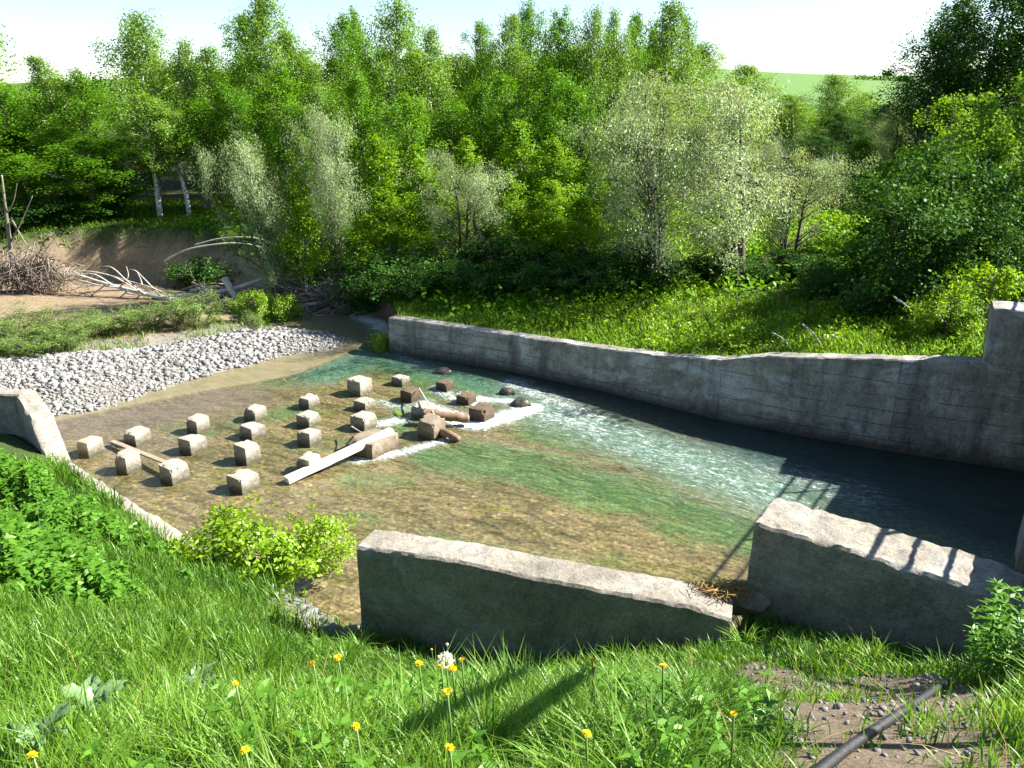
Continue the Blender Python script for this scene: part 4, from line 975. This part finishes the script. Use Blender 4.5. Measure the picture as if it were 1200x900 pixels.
# ------------------------------------------------------------------ driftwood on the far bank
def stick(mb, a, b, r, bend=.1, tint=.5, sides=5, k=5):
    a, b = Vector(a), Vector(b); L = (b-a).length; o = Vector(rn.normal(0, bend*L*.5, 3))
    f = np.linspace(0, 1, k); P = [a.lerp(b, t)+o*math.sin(PI*t) for t in f]
    mb.tube(P, np.linspace(r, r*.45, k), sides, tint, .1, rn)
ft = thing('fallen_tree', 'bleached white fallen tree with bare branches lying under the earth bank', 'fallen tree', tuple(atY(212, 353, 29.6)))
fo = rel(ft)
def fa(px, py, Y): return atY(px, py, Y)-fo
mb = MB(); C_ = curve_pts([fa(215, 353, 29.6), fa(180, 347, 29.9), fa(145, 338, 30.3), fa(110, 328, 30.6), fa(85, 318, 30.9)]); mb.tube(C_, np.linspace(.115, .025, len(C_)), 8, .9, .1, rn); obj('trunk', mb.mesh('trunk', True), M['dead_white'], ft)
for p in [[(165, 343), (135, 325), (105, 318), (75, 318)], [(150, 340), (120, 341), (90, 343), (72, 342)], [(170, 345), (150, 330), (132, 314), (120, 312)], [(190, 348), (175, 333), (160, 318), (152, 316)], [(205, 350), (180, 338), (150, 329), (128, 322)], [(140, 337), (115, 334), (90, 328), (65, 330)], [(150, 340), (135, 352), (110, 358)], [(165, 345), (150, 356), (128, 362)],
          [(130, 333), (112, 322), (95, 321), (70, 323)], [(185, 349), (170, 340), (164, 325), (160, 318)], [(120, 330), (100, 336), (78, 336)], [(175, 346), (172, 354), (160, 362)], [(140, 337), (150, 325), (148, 312)], [(100, 325), (88, 322), (76, 325)], [(125, 332), (108, 345), (85, 352)]]:
    C_ = curve_pts([fa(a, b, 29.7+(215-a)/100+rn.uniform(-.35, .2)) for a, b in p], 5); mb = MB(); mb.tube(C_, np.linspace(.036, .009, len(C_)), 5, .9, .1, rn); obj('branch', mb.mesh('branch', True), M['dead_white'], ft)
log_obj('bent_trunk', [atY(192, 306, 31.1), atY(225, 291, 30.9), atY(280, 285, 30.7), atY(318, 294, 30.5), atY(335, 302, 30.4)], .038, .026, M['dead_white'], 'white bare trunk arching over the shaded bank, lower of two arcs', 'dead trunk')
log_obj('bent_trunk', [atY(228, 287, 31.3), atY(262, 279, 31.1), atY(300, 279, 30.9), atY(325, 288, 30.7)], .030, .02, M['dead_white'], 'thin white bare trunk arching over the shaded bank, upper of two arcs', 'dead trunk')
DL = 'driftwood logs of the log jam'
for pts, r, m, lab in [([(238, 346, 28), (275, 338, 28), (318, 323, 28.3)], .10, 'dead_white', 'pale straight log slanting up to the leaning willow'), ([(263, 326, 28), (272, 342, 27.8), (280, 356, 27.6)], .14, 'dead_white', 'crooked grey stump with a hooked top in the log jam'),
                       ([(322, 370, 27), (350, 360, 27.2), (378, 354, 27.4)], .09, 'dead_white', 'pale log reaching into the brown pool'), ([(240, 362, 27.4), (285, 357, 27.4), (330, 352, 27.6)], .12, 'brown_wood', 'dark log at the foot of the log jam'),
                       ([(265, 357, 27.2), (285, 354, 27.2), (310, 356, 27.2)], .11, 'grey_plank', 'short pale-brown log beside the pool'), ([(200, 349, 28.6), (225, 346, 28.4), (246, 350, 28)], .10, 'dead_white', 'white butt log right of the fallen tree'),
                       ([(95, 372, 26.8), (150, 371, 26.8), (208, 367, 27)], .08, 'dead_white', 'straight white pole lying on the mud flat')]:
    log_obj('driftwood_log', [atY(a, b, c+1.2) for a, b, c in pts], r, r*.6, M[m], lab, 'log', 8, .12, DL)
lj = MB()
for i in range(420):
    px = rn.uniform(232, 432); py = rn.uniform(322, 362) if px < 350 else rn.uniform(318, 364)
    Y = 28.3+(362-py)*.05+rn.uniform(-.3, .3); a = atY(px, py, Y); g = gz(a.x, a.y); a.z = max(a.z*.6+g*.4, g+.03)
    th = rn.normal(0, .6) if rn.uniform() < .7 else rn.uniform(0, 3.14)
    L = rn.uniform(.4, 1.7); d = Vector((math.cos(th), rn.uniform(-.5, .5), math.sin(th)*.6)).normalized()*L
    stick(lj, a-d*.5, a+d*.5, rn.uniform(.012, .05), .12, np.clip(rn.normal(.45, .3), 0, 1), 5, 4)
for i in range(110):    # root tangle right of the jam
    a = atY(rn.normal(398, 16), rn.uniform(335, 362), 28+rn.uniform(0, .8)); d = Vector((rn.normal(0, .5), rn.normal(0, .3), rn.uniform(-.2, .6)))
    stick(lj, a, a+d, rn.uniform(.012, .035), .3, rn.uniform(.1, .6), 4, 5)
stuff(obj('driftwood', lj.mesh('driftwood'), M['drift']), 'jam of broken grey driftwood and roots along the far bank of the pool', 'driftwood')
rp = MB()
c = atY(42, 330, 29.2)
for i in range(330):
    a = atY(rn.normal(40, 22), rn.normal(312, 11), 31.6+rn.uniform(-.5, .5)); b = atY(rn.normal(38, 30), rn.uniform(322, 352), 30.9+rn.uniform(-.5, .5))
    stick(rp, a, b, rn.uniform(.008, .028), .25, rn.uniform(0, .45), 4, 6)
stuff(obj('root_tangle', rp.mesh('root_tangle'), M['drift']), 'brown tangle of roots and brush spilling down the bank at the left', 'roots')
sn_o = thing('dead_snag', 'grey bare snag with broken branches at the left edge above the root tangle', 'dead tree', tuple(atY(14, 318, 32.5)))
s0_ = rel(sn_o)
for nm, p, r in [('trunk', [(16, 322), (11, 280), (6, 240), (2, 205)], .10), ('branch', [(12, 285), (24, 262), (38, 230)], .04), ('branch', [(10, 262), (-2, 240), (-12, 222)], .035), ('branch', [(14, 258), (30, 285), (45, 300)], .04), ('branch', [(8, 250), (16, 235), (20, 215)], .03)]:
    C_ = curve_pts([atY(a, b, 32.5)-s0_ for a, b in p]); mb = MB(); mb.tube(C_, np.linspace(r, r*.3, len(C_)), 6, .6, .1, rn); obj(nm, mb.mesh(nm, True), M['grey_bark'], sn_o)
for i, (px, py, px2, py2, lab) in enumerate([(945, 405, 985, 395, ''), (1050, 352, 1110, 380, ''), (1048, 348, 1085, 385, ''), (1060, 375, 1120, 388, ''), (905, 390, 930, 413, ''), (940, 380, 965, 412, '')]):
    Y = 18.6 if px > 1000 else 18.2
    a = atY(px, py, Y+.4); b = atY(px2, py2, Y-.3); 
    a.z = max(a.z, gz(a.x, a.y)+.03); b.z = max(b.z, gz(b.x, b.y)+.03)
    log_obj('dead_branch', [a, a.lerp(b, .5)+Vector((0, 0, .08)), b], .022, .01, M['dead_white'], ['bare branch lying on the grass above the far wall, leftmost long one', 'bare branch poking from the bushes, uppermost beside the raised end block', 'steep bare branch beside the raised end block', 'low bare branch lying against the raised end block', 'short bare twig leaning over the wall edge, left one', 'thin bare twig leaning over the wall edge, middle one'][i], 'branch', 5, .1, 'dead branches on the bank above the far wall')

# ------------------------------------------------------------------ grass and ground plants
def blades(P, h, wd, lean, az, rng, tint=None):
    n = len(P); f = np.array([0, .38, .72, 1.0]); wf = np.array([.8, 1, .7, 0])
    d = np.stack([np.cos(az), np.sin(az), np.zeros(n)], 1); s = np.stack([-np.sin(az), np.cos(az), np.zeros(n)], 1)
    tw = rng.normal(0, .5, n); s = s*np.cos(tw)[:, None]+d*np.sin(tw)[:, None]*.6
    V = np.zeros((n, 7, 3))
    for k in range(4):
        c = P+d*(lean*h*f[k]**2)[:, None]; c[:, 2] += h*f[k]*(1-.32*np.minimum(lean, 1.3)*f[k])
        if k < 3: V[:, 2*k] = c-s*(wd*wf[k]/2)[:, None]; V[:, 2*k+1] = c+s*(wd*wf[k]/2)[:, None]
        else: V[:, 6] = c
    b = np.arange(n)[:, None]*7
    Q = np.concatenate([b+np.array([[0, 1, 3, 2]]), b+np.array([[2, 3, 5, 4]])]); T = b+np.array([[4, 5, 6]])
    t = rng.uniform(0, 1, n) if tint is None else tint
    return V.reshape(-1, 3), Q, T, np.repeat(t, 7)
def make_grass(name, P2, h, wd, seed, mat, label, lean=(.2, 1.0), tint=None):
    rng = np.random.default_rng(seed); n = len(P2); zz = land(P2)[0]
    V, Q, T, ti = blades(np.column_stack([P2, zz-.01]), h, wd, rng.uniform(*lean, n), rng.uniform(0, 2*PI, n), rng, tint)
    return stuff(obj(name, mesh_np(name, V, Q, T, {'tint': ti}), M[mat]), label, 'grass')
rg = np.random.default_rng(21)
n = 240000
r_ = 1.25+15.5*rg.uniform(0, 1, n)**1.4; th = rg.uniform(-1.1, .85, n)
P2 = np.column_stack([r_*np.sin(th), r_*np.cos(th)])
sn_p = sdist(P2, NEAR_POLY); dmk = dirt_mask(P2)
cl = fbm(P2[:, 0]*1.6, P2[:, 1]*1.6, 71)
fine = fbm(P2[:, 0]*5, P2[:, 1]*5, 72)
keep = (sn_p > .08) & (rg.uniform(0, 1, n) > dmk*np.where(fine > .56, .55, .985))
rocky = (P2[:, 0] > -3.2) & (P2[:, 0] < -1.6) & (sn_p < .6)
keep &= ~(rocky & (rg.uniform(0, 1, n) < .7))
P2 = P2[keep]; cl = cl[keep]; fine = fine[keep]; r_ = r_[keep]; n = len(P2)
hh = (.06+.32*np.clip(cl-.22, 0, 1)+.18*np.clip(fine-.4, 0, 1)+.12*rg.uniform(0, 1, n)**2)*np.where(rg.uniform(0, 1, n) < .03, 1.5, 1)
hh *= np.clip(.75+.05*r_, .8, 1.3)
sdd = -sdist(P2, DIRT)
hh *= 1-.55*sstep(1.0, .0, sdd)*(P2[:, 0] > .2)
hh *= 1-.4*sstep(5, 6, P2[:, 1])*sstep(-2.5, -1.5, P2[:, 0])
tint = np.clip(.1+.7*rg.uniform(0, 1, n)+1.1*(fbm(P2[:, 0]*.9, P2[:, 1]*.9, 75)-.5)+.7*(fine-.5), 0, 1)
make_grass('grass', P2, hh, (.0030+.00115*r_)*rg.uniform(.6, 1.3, n), 22, 'grass', 'long bright green grass covering the near bank', (.1, .9), tint)
# longer tufts
nt_ = 560; rT = 1.5+9*rg.uniform(0, 1, nt_)**1.2; tT = rg.uniform(-.75, .75, nt_); PT = np.column_stack([rT*np.sin(tT), rT*np.cos(tT)])
kT = (sdist(PT, NEAR_POLY) > .3) & (dirt_mask(PT) < .02) & (sdist(PT, DIRT) < -.22) & (fbm(PT[:, 0]*.8, PT[:, 1]*.8, 77) > .44); PT = PT[kT]; rT = rT[kT]; k_ = 46
A_ = rg.uniform(0, 2*PI, (len(PT), k_)); D_ = rg.uniform(0, .09, (len(PT), k_)); hT = rg.uniform(.15, .31, len(PT))[:, None]*rg.uniform(.55, 1.1, (len(PT), k_))
PB = np.repeat(PT, k_, 0)+np.column_stack([(np.cos(A_)*D_).ravel(), (np.sin(A_)*D_).ravel()])
V, Q, T, ti = blades(np.column_stack([PB, land(PB)[0]-.01]), hT.ravel(), np.repeat(.0042+.001*rT, k_), rg.uniform(.2, 1.5, len(PB)), A_.ravel()+rg.normal(0, .3, len(PB)), rg, np.clip(np.repeat(rg.uniform(.0, .75, len(PT)), k_)+rg.uniform(-.2, .35, len(PB)), 0, 1))
stuff(obj('grass_tufts', mesh_np('grass_tufts', V, Q, T, {'tint': ti}), M['grass']), 'taller arching tufts standing out of the near grass', 'grass')
nd = 260; rD = 1.6+6*rg.uniform(0, 1, nd); tD = rg.uniform(-.7, .7, nd); PD = np.column_stack([rD*np.sin(tD), rD*np.cos(tD)]); PD = PD[sdist(PD, NEAR_POLY) > .3]; nd = len(PD)
V, Q, T, ti = blades(np.column_stack([PD, land(PD)[0]]), rg.uniform(.12, .32, nd), rg.uniform(.0015, .004, nd), rg.uniform(.1, 1.4, nd), rg.uniform(0, 2*PI, nd), rg)
stuff(obj('dry_stems', mesh_np('dry_stems', V, Q, T, {'tint': ti}), M['straw']), 'scattered dry straw-coloured stems in the near grass', 'grass')
# grass behind the far wall, on the ledge, and under the wood
n = 90000
P3 = np.column_stack([rg.uniform(-4, 13, n), rg.uniform(15, 30, n)]); s_ = sdist(P3, FAR_POLY); dw, _ = seg_dist(P3, FAR_LINE)
P3 = P3[(s_ > .12) & (dw < 5.5) & (rg.uniform(0, 1, n) < np.clip(1.25-dw/5.5, 0, 1))]; n = len(P3)
cl = fbm(P3[:, 0]*.9, P3[:, 1]*.9, 81); dw, _ = seg_dist(P3, FAR_LINE)
h3 = (.10+.38*cl*rg.uniform(.5, 1.2, n))*np.clip(.45+dw*.5, .45, 1.2)
make_grass('bank_grass', P3, h3, rg.uniform(.018, .04, n), 23, 'far_grass', 'lush grass and herbs on the bank behind the far wall', (.2, 1.0))
n = 1100; Ph = np.column_stack([rg.uniform(-3, 12, n), rg.uniform(16, 27, n)]); dh, _ = seg_dist(Ph, FAR_LINE); Ph = Ph[(sdist(Ph, FAR_POLY) > .25) & (dh < 5.5) & (fbm(Ph[:, 0]*.7, Ph[:, 1]*.7, 83) > .47)]
k_ = 26; PB = np.repeat(Ph, k_, 0)+rg.normal(0, .13, (len(Ph)*k_, 2)); hb_ = np.repeat(rg.uniform(.15, .6, len(Ph)), k_)*rg.uniform(.2, 1.1, len(PB))
V, Q = leaves(np.column_stack([PB, land(PB)[0]+hb_]), .11, .05, rg, .6)
stuff(obj('bank_herbs', mesh_np('bank_herbs', V, Q, None, {'tint': np.repeat(rg.uniform(0, 1, len(PB)), 4)}), M['shrub_leaf']), 'clumps of leafy herbs among the grass behind the far wall', 'herbs')
n = 29000
P4 = np.column_stack([rg.uniform(-36, -5, n), rg.uniform(30, 42, n)]); s_ = sdist(P4, FAR_POLY); zz4 = land(P4)[0]
k4 = (s_ > .5) & (zz4 > 1.35); P4 = P4[k4]; n = len(P4)
make_grass('ledge_grass', P4, rg.uniform(.12, .32, n), rg.uniform(.02, .04, n), 24, 'far_grass', 'strip of bright grass on the ledge above the earth bank')
n = 14000
P5 = np.column_stack([rg.uniform(-22, -6, n), rg.uniform(20.5, 27, n)]); k5 = (sdist(P5, LOW) > -.15) & (sdist(P5, GRAVEL) > -1.2) & (fbm(P5[:, 0], P5[:, 1], 91) > .42); P5 = P5[k5]; n = len(P5)
make_grass('bar_grass', P5, rg.uniform(.1, .3, n), rg.uniform(.014, .03, n), 25, 'scrub_leaf', 'thin yellow-green grass at the back of the gravel bar')
n = 24000     # forest floor herbs: leaf tufts
P6 = np.column_stack([rg.uniform(-14, 16, n), rg.uniform(23, 44, n)]); s_ = sdist(P6, FAR_POLY); P6 = P6[s_ > .8]; n = len(P6)
zz = land(P6)[0]; V, Q = leaves(np.column_stack([P6, zz+np.abs(rg.normal(.15, .22, n))]), .22, .15, rg, .8)
stuff(obj('undergrowth', mesh_np('undergrowth', V, Q, None, {'tint': np.repeat(rg.uniform(0, 1, n), 4)}), M['aspen_leaf']), 'leafy herbs on the shaded floor of the wood', 'undergrowth')
# clearing meadow at right
n = 30000
P7 = np.column_stack([rg.uniform(5, 26, n), rg.uniform(26, 48, n)]); zz = land(P7)[0]
V, Q = leaves(np.column_stack([P7, zz+rg.uniform(.02, .35, n)]), .22, .10, rg, .5)
stuff(obj('meadow_herbs', mesh_np('meadow_herbs', V, Q, None, {'tint': np.repeat(rg.uniform(0, 1, n), 4)}), M['shrub_leaf']), 'yellow-green herbs in the sunny clearing', 'undergrowth')
# bank creepers on earth bank
n = 2600
P8 = np.column_stack([rg.uniform(-17, -7, n), rg.uniform(30, 35.5, n)]); k8 = (fbm(P8[:, 0]*.8, P8[:, 1]*.8, 95) > .54) & (sdist(P8, FAR_POLY) > .1); P8 = P8[k8]
V, Q = leaves(np.column_stack([P8, land(P8)[0]+rg.uniform(.02, .18, len(P8))]), .13, .09, rg, .4)
stuff(obj('creeper', mesh_np('creeper', V, Q, None, {'tint': np.repeat(rg.uniform(0, 1, len(P8)), 4)}), M['dark_leaf']), 'patches of creeping plants on the earth bank', 'creeper')

# nettles on the left slope
def herb_patch(P2, hmin, hmax, seed, ll, lw, pairs=7, hs=None):
    rng = np.random.default_rng(seed); n = len(P2); zz = land(P2)[0]; mb = MB(); Cs = []; Ds = []; Hs = rng.uniform(hmin, hmax, n) if hs is None else hs
    lx = rng.normal(0, .12, (n, 2)); V = []; 
    for k in range(pairs):
        f = .22+.78*k/(pairs-1)
        b = np.column_stack([P2+lx*(Hs*f)[:, None], zz+Hs*f]); a = rng.uniform(0, PI, n)+(k % 2)*PI/2
        for s in (1, -1, 1j, -1j):
            aa = a+(0 if s == 1 else PI if s == -1 else PI/2 if s == 1j else -PI/2)
            d = np.column_stack([np.cos(aa), np.sin(aa), np.full(n, -.25+.5*(f > .9))]); Cs.append(b+d*(ll*.5)*(1.1-.45*f)); Ds.append(d)
    C_ = np.concatenate(Cs); D_ = np.concatenate(Ds)
    m = len(C_); nv = np.array([0, 0, 1.])+rng.normal(0, .35, (m, 3)); d = D_/np.linalg.norm(D_, axis=1)[:, None]
    nv -= (nv*d).sum(1)[:, None]*d; nv /= np.linalg.norm(nv, axis=1)[:, None]; s = np.cross(nv, d)
    L = (ll*rng.uniform(.7, 1.2, m))[:, None]; W_ = (lw*rng.uniform(.7, 1.2, m))[:, None]
    V = np.stack([C_-d*L*.5, C_-d*L*.1+s*W_*.5+nv*L*.06, C_+d*L*.5-nv*L*.08, C_-d*L*.1-s*W_*.5+nv*L*.06], 1).reshape(-1, 3)
    return V, np.arange(m*4).reshape(-1, 4), np.repeat(rng.uniform(0, 1, m), 4)
n = 7600
Pn = np.column_stack([rg.uniform(-13, -3.2, n), rg.uniform(6.2, 15.5, n)]); sN = sdist(Pn, NEAR_POLY)
dpx = fbm(Pn[:, 0]*.55+5, Pn[:, 1]*.55, 33)
cen, _ = seg_dist(Pn, [(-9.5, 13.2), (-6.8, 11.6), (-5.3, 10.4)]); cen2, _ = seg_dist(Pn, [(-9.0, 10.6), (-7.4, 9.6), (-6.0, 9.2)])
cen3, _ = seg_dist(Pn, [(-8.5, 8.6), (-6.6, 8.0), (-5.0, 7.4)])
qn = np.minimum(np.minimum(cen/1.25, cen2/1.0), cen3/.75)+(dpx-.5)*1.7+.35*rg.normal(0, 1, n)*(rg.uniform(0, 1, n) < .25)
kn = (sN > 1.0) & (qn < 1); Pn = Pn[kn]; qn = qn[kn]; mound = fbm(Pn[:, 0]*1.3, Pn[:, 1]*1.3, 35)
V, Q, ti = herb_patch(Pn, .0, .0, 5, .11, .058, 8, np.clip(.1+(mound-.25)*1.5, .14, .95)*rg.uniform(.7, 1.15, len(Pn))*np.clip((1.1-qn)*1.7, .28, 1))
stuff(obj('nettles', mesh_np('nettles', V, Q, None, {'tint': ti}), M['nettle_leaf']), 'thick patch of dark green nettles on the left slope above the apron', 'nettles')
n = 900
Pw = np.column_stack([rg.uniform(2.3, 4.2, n), rg.uniform(3.6, 5.6, n)]); dd_, _ = seg_dist(Pw, [(2.9, 3.5), (3.25, 4.1), (3.6, 4.7)]); Pw = Pw[(dd_ < .34)][:110]
V, Q, ti = herb_patch(Pw, .25, .6, 6, .075, .02, 9)
stuff(obj('weeds', mesh_np('weeds', V, Q, None, {'tint': ti}), M['nettle_leaf']), 'tall narrow-leaved weeds at the right edge above the black pipe', 'weeds')
n = 1500
Pw = np.column_stack([rg.uniform(-5.5, 3, n), rg.uniform(1.3, 4.4, n)]); kk = (dirt_mask(Pw) < .3) & (fbm(Pw[:, 0]*1.2, Pw[:, 1]*1.2, 44) > .52); Pw = Pw[kk]
V, Q, ti = herb_patch(Pw, .05, .2, 7, .06, .022, 4)
stuff(obj('herbs', mesh_np('herbs', V, Q, None, {'tint': ti}), M['nettle_leaf']), 'small broad-leaved herbs among the foreground grass', 'herbs')

# burdock plants with big pale leaves
def big_leaf(L, W_, bend, seed):
    r = random.Random(seed); nu, nv = 9, 6; V = []; Q = []
    for i in range(nu):
        u = i/(nu-1); wd = W_*(math.sin(PI*min(1, .12+.88*u))**.7)*(1-.25*u)
        for j in range(nv):
            v = j/(nv-1)*2-1
            V.append((u*L, v*wd/2, bend*u*u*L*-.6+.35*u*L*.6+abs(v)*wd*.18+.012*math.sin(u*14+v*5+seed)))
    for i in range(nu-1):
        for j in range(nv-1): a = i*nv+j; Q.append((a, a+1, a+nv+1, a+nv))
    return mesh_np('leaf', V, Q, None, {'tint': [r.random()]*len(V)}, True)
for px, py, s, lab in [(112, 828, .12, 'pale broad-leaved burdock in the lower left grass, larger one'), (232, 800, .14, 'small pale burdock leaves in the grass right of the larger burdock'), (48, 872, .10, 'burdock leaf rosette near the lower left corner')]:
    p = pix_ground(px, py, .16); t = thing('burdock', lab, 'plant', (p.x, p.y, gz(p.x, p.y)+.17))
    for k in range(6):
        o = obj('leaf', big_leaf(s*rt.uniform(.7, 1.2), s*.6*rt.uniform(.8, 1.1), rt.uniform(.2, .8), k+px), M['burdock'], t); o.rotation_euler = (0, R(rt.uniform(-35, -5)), k*1.05+rt.uniform(-.3, .3))
# dandelions
def flower_mesh(seed):
    rng = np.random.default_rng(seed); n = 60; a = rng.uniform(0, 2*PI, n); e = rng.uniform(.05, 1.2, n); L = .021*rng.uniform(.8, 1.1, n)
    d = np.column_stack([np.cos(a)*np.cos(e), np.sin(a)*np.cos(e), np.sin(e)*.6]); s = np.column_stack([-np.sin(a), np.cos(a), np.zeros(n)])
    V = np.stack([d*0, d*L[:, None]*.7+s*.003, d*L[:, None], d*L[:, None]*.7-s*.003], 1).reshape(-1, 3)
    return mesh_np('flower_head', V, np.arange(n*4).reshape(-1, 4), None, {'tint': np.repeat(rng.uniform(0, 1, n), 4)})
fm = [flower_mesh(i) for i in range(3)]
for f_ in fm: f_.materials.append(M['yellow'])
smb = MB(); smb.tube([(0, 0, 0), (.008, .004, .12), (0, 0, .25)], .0035, 5); stem_me = smb.mesh('stem', True); stem_me.materials.append(M['stem'])
DN = [(38, 885, 'at the bottom left corner'), (287, 879, 'low in the grass left of centre at the bottom'), (276, 801, 'alone in the grass beyond the burdock'), (367, 778, 'leftmost one along the crest before the wall shadow'), (396, 771, 'second along the crest from the left'), (491, 778, 'just left of the white seed clock'), (506, 761, 'behind the white seed clock'), (517, 781, 'touching the white seed clock on its left'), (530, 783, 'touching the white seed clock on its right'), (541, 773, 'a little right of the white seed clock'), (524, 811, 'below the white seed clock'), (527, 876, 'near the bottom edge under the seed clock'), (417, 851, 'in the grass left of the dark rail shadow'), (687, 860, 'biggest one right of the rail shadow at the bottom'), (696, 783, 'on the crest right of the rail shadow, lower of two'), (694, 773, 'on the crest right of the rail shadow, upper of two'), (777, 781, 'on the crest near the broken end of the wall'), (860, 837, 'beside the bare dirt patch')]
for i, (px, py, lab) in enumerate(DN):
    hgt = .29; p = pix_ground(px, py, hgt); g = gz(p.x, p.y)
    t = thing('dandelion', 'yellow dandelion '+lab, 'flower', (p.x, p.y, g), 'yellow dandelions in the near grass')
    s = obj('stem', stem_me, None, t); s.scale = (1, 1, (p.z-g)/.25); h_ = obj('flower_head', fm[i % 3], None, t, (0, 0, p.z-g)); h_.rotation_euler = (R(rt.uniform(-25, 35)), R(rt.uniform(-25, 25)), rt.uniform(0, 6)); sc_ = rt.uniform(.6, .85)*(.8 if i in (2, 12, 1) else 1); h_.scale = (sc_,)*3
def fluff_mesh():
    rng = np.random.default_rng(3); n = 220; d = rng.normal(0, 1, (n, 3)); d /= np.linalg.norm(d, axis=1)[:, None]
    V, Q = leaves(d*.024*rng.uniform(.75, 1, (n, 1)), .012, .004, rng); return mesh_np('seed_head', V, Q, None, {'tint': np.repeat(rng.uniform(0, 1, n), 4)})
flm = fluff_mesh(); flm.materials.append(M['white_fluff'])
for px, py, s_, lab in [(522, 774, 1.25, 'white dandelion seed clock in the middle of the crest flowers'), (524, 755, .65, 'small seed clock on a tall stem above the bigger one')]:
    p = pix_ground(px, py, .33 if s_ < 1 else .28); g = gz(p.x, p.y); t = thing('dandelion_clock', lab, 'flower', (p.x, p.y, g)); s = obj('stem', stem_me, None, t); s.scale = (1, 1, (p.z-g)/.25); h_ = obj('seed_head', flm, None, t, (0, 0, p.z-g)); h_.scale = (s_,)*3

# dirt patch: pebbles, pipe, straw
n = 2000
Pp = np.column_stack([rg.uniform(.9, 3.2, n), rg.uniform(1.8, 5.6, n)]); Pp = Pp[dirt_mask(Pp) > .4]; szp = np.clip(rg.lognormal(math.log(.0075), .6, len(Pp)),   .004, .026)
V, T, ti = stones(np.column_stack([Pp, land(Pp)[0]+szp*.3]), szp, 9)
stuff(obj('pebbles', mesh_np('pebbles', V, None, T, {'tint': ti*.4}), M['stone']), 'small stones scattered over the bare dirt in the lower right', 'pebbles')
n = 230
Ps = np.column_stack([rg.uniform(-3.4, -1.7, n), rg.uniform(8, 10, n)]); sq = sdist(Ps, NEAR_POLY); Ps = Ps[(sq > -.2) & (sq < .55)]; szp = np.clip(rg.lognormal(math.log(.04), .7, len(Ps)), .012, .2)
V, T, ti = stones(np.column_stack([Ps, land(Ps)[0]-szp*.05]), szp, 10)
stuff(obj('shore_stones', mesh_np('shore_stones', V, None, T, {'tint': ti*.6}), M['stone']), 'pale stones on the near shore left of the channel wall', 'stones')
pts = []
for px, py in [(950, 912), (1000, 872), (1060, 832), (1110, 798), (1165, 758)]:
    p = pix_ground(px, py, .04); pts.append(p)
C_ = curve_pts(pts); mb = MB(); mb.tube(C_, .0175, 12, .5); tag(obj('pipe', mb.mesh('pipe', True), M['black_pipe']), 'black rubber pipe lying across the dirt in the lower right corner', 'pipe')
sm = MB(); c = at(846, 692, 2.24)
for i in range(320):
    a = c+Vector((rn.normal(.05, .16), rn.normal(0, .07), abs(rn.normal(0, .03)))); d = Vector((rn.normal(0, 1), rn.normal(0, 1), rn.normal(0, .25))).normalized()*rn.uniform(.03, .12)
    stick(sm, a-d, a+d, .005, .1, rn.uniform(0, 1), 3, 3)
stuff(obj('straw', sm.mesh('straw'), M['straw']), 'heap of orange-brown straw washed onto the broken end of the channel wall', 'straw')
for px, py, s_, lab in [(872, 702, .2, 'broken concrete lump in the gap between wall and block'), (835, 722, .12, 'pale concrete lump at the foot of the broken wall end')]:
    p = at(px, py, 2.0); tag(obj('rubble', rock_mesh('rubble', s_*1.3, s_, s_*.8, px), M['near_concrete'], None, (p.x, p.y, gz(p.x, p.y)+s_*.3 if s_ < .13 else 2.0)), lab, 'rubble')
# unseen rail, added to cast the shadow stripes on the near grass
hr = thing('shadow_rail', 'tall steel rail out of view at the right, added for its shadow stripes', 'shadow caster', (3.3, 3.5, gz(3.3, 3.5)))
h0 = rel(hr); ra, rb_ = Vector((3.33, 3.86, 6.94)), Vector((2.67, 2.38, 7.67))
for dz in (0, -.28):
    mb = MB(); mb.tube([ra+Vector((0, 0, dz))-h0, ra.lerp(rb_, .5)+Vector((0, 0, dz))-h0, rb_+Vector((0, 0, dz))-h0], .035, 6); obj('rail', mb.mesh('rail'), M['steel'], hr)
for f in (.05, .95):
    p = ra.lerp(rb_, f); q = Vector((p.x, p.y, 0)); q.z = gz(q.x, q.y)-.2
    mb = MB(); mb.tube([q-h0, p.lerp(q, .5)-h0, p-h0], .03, 6); obj('railing_post', mb.mesh('railing_post'), M['steel'], hr)
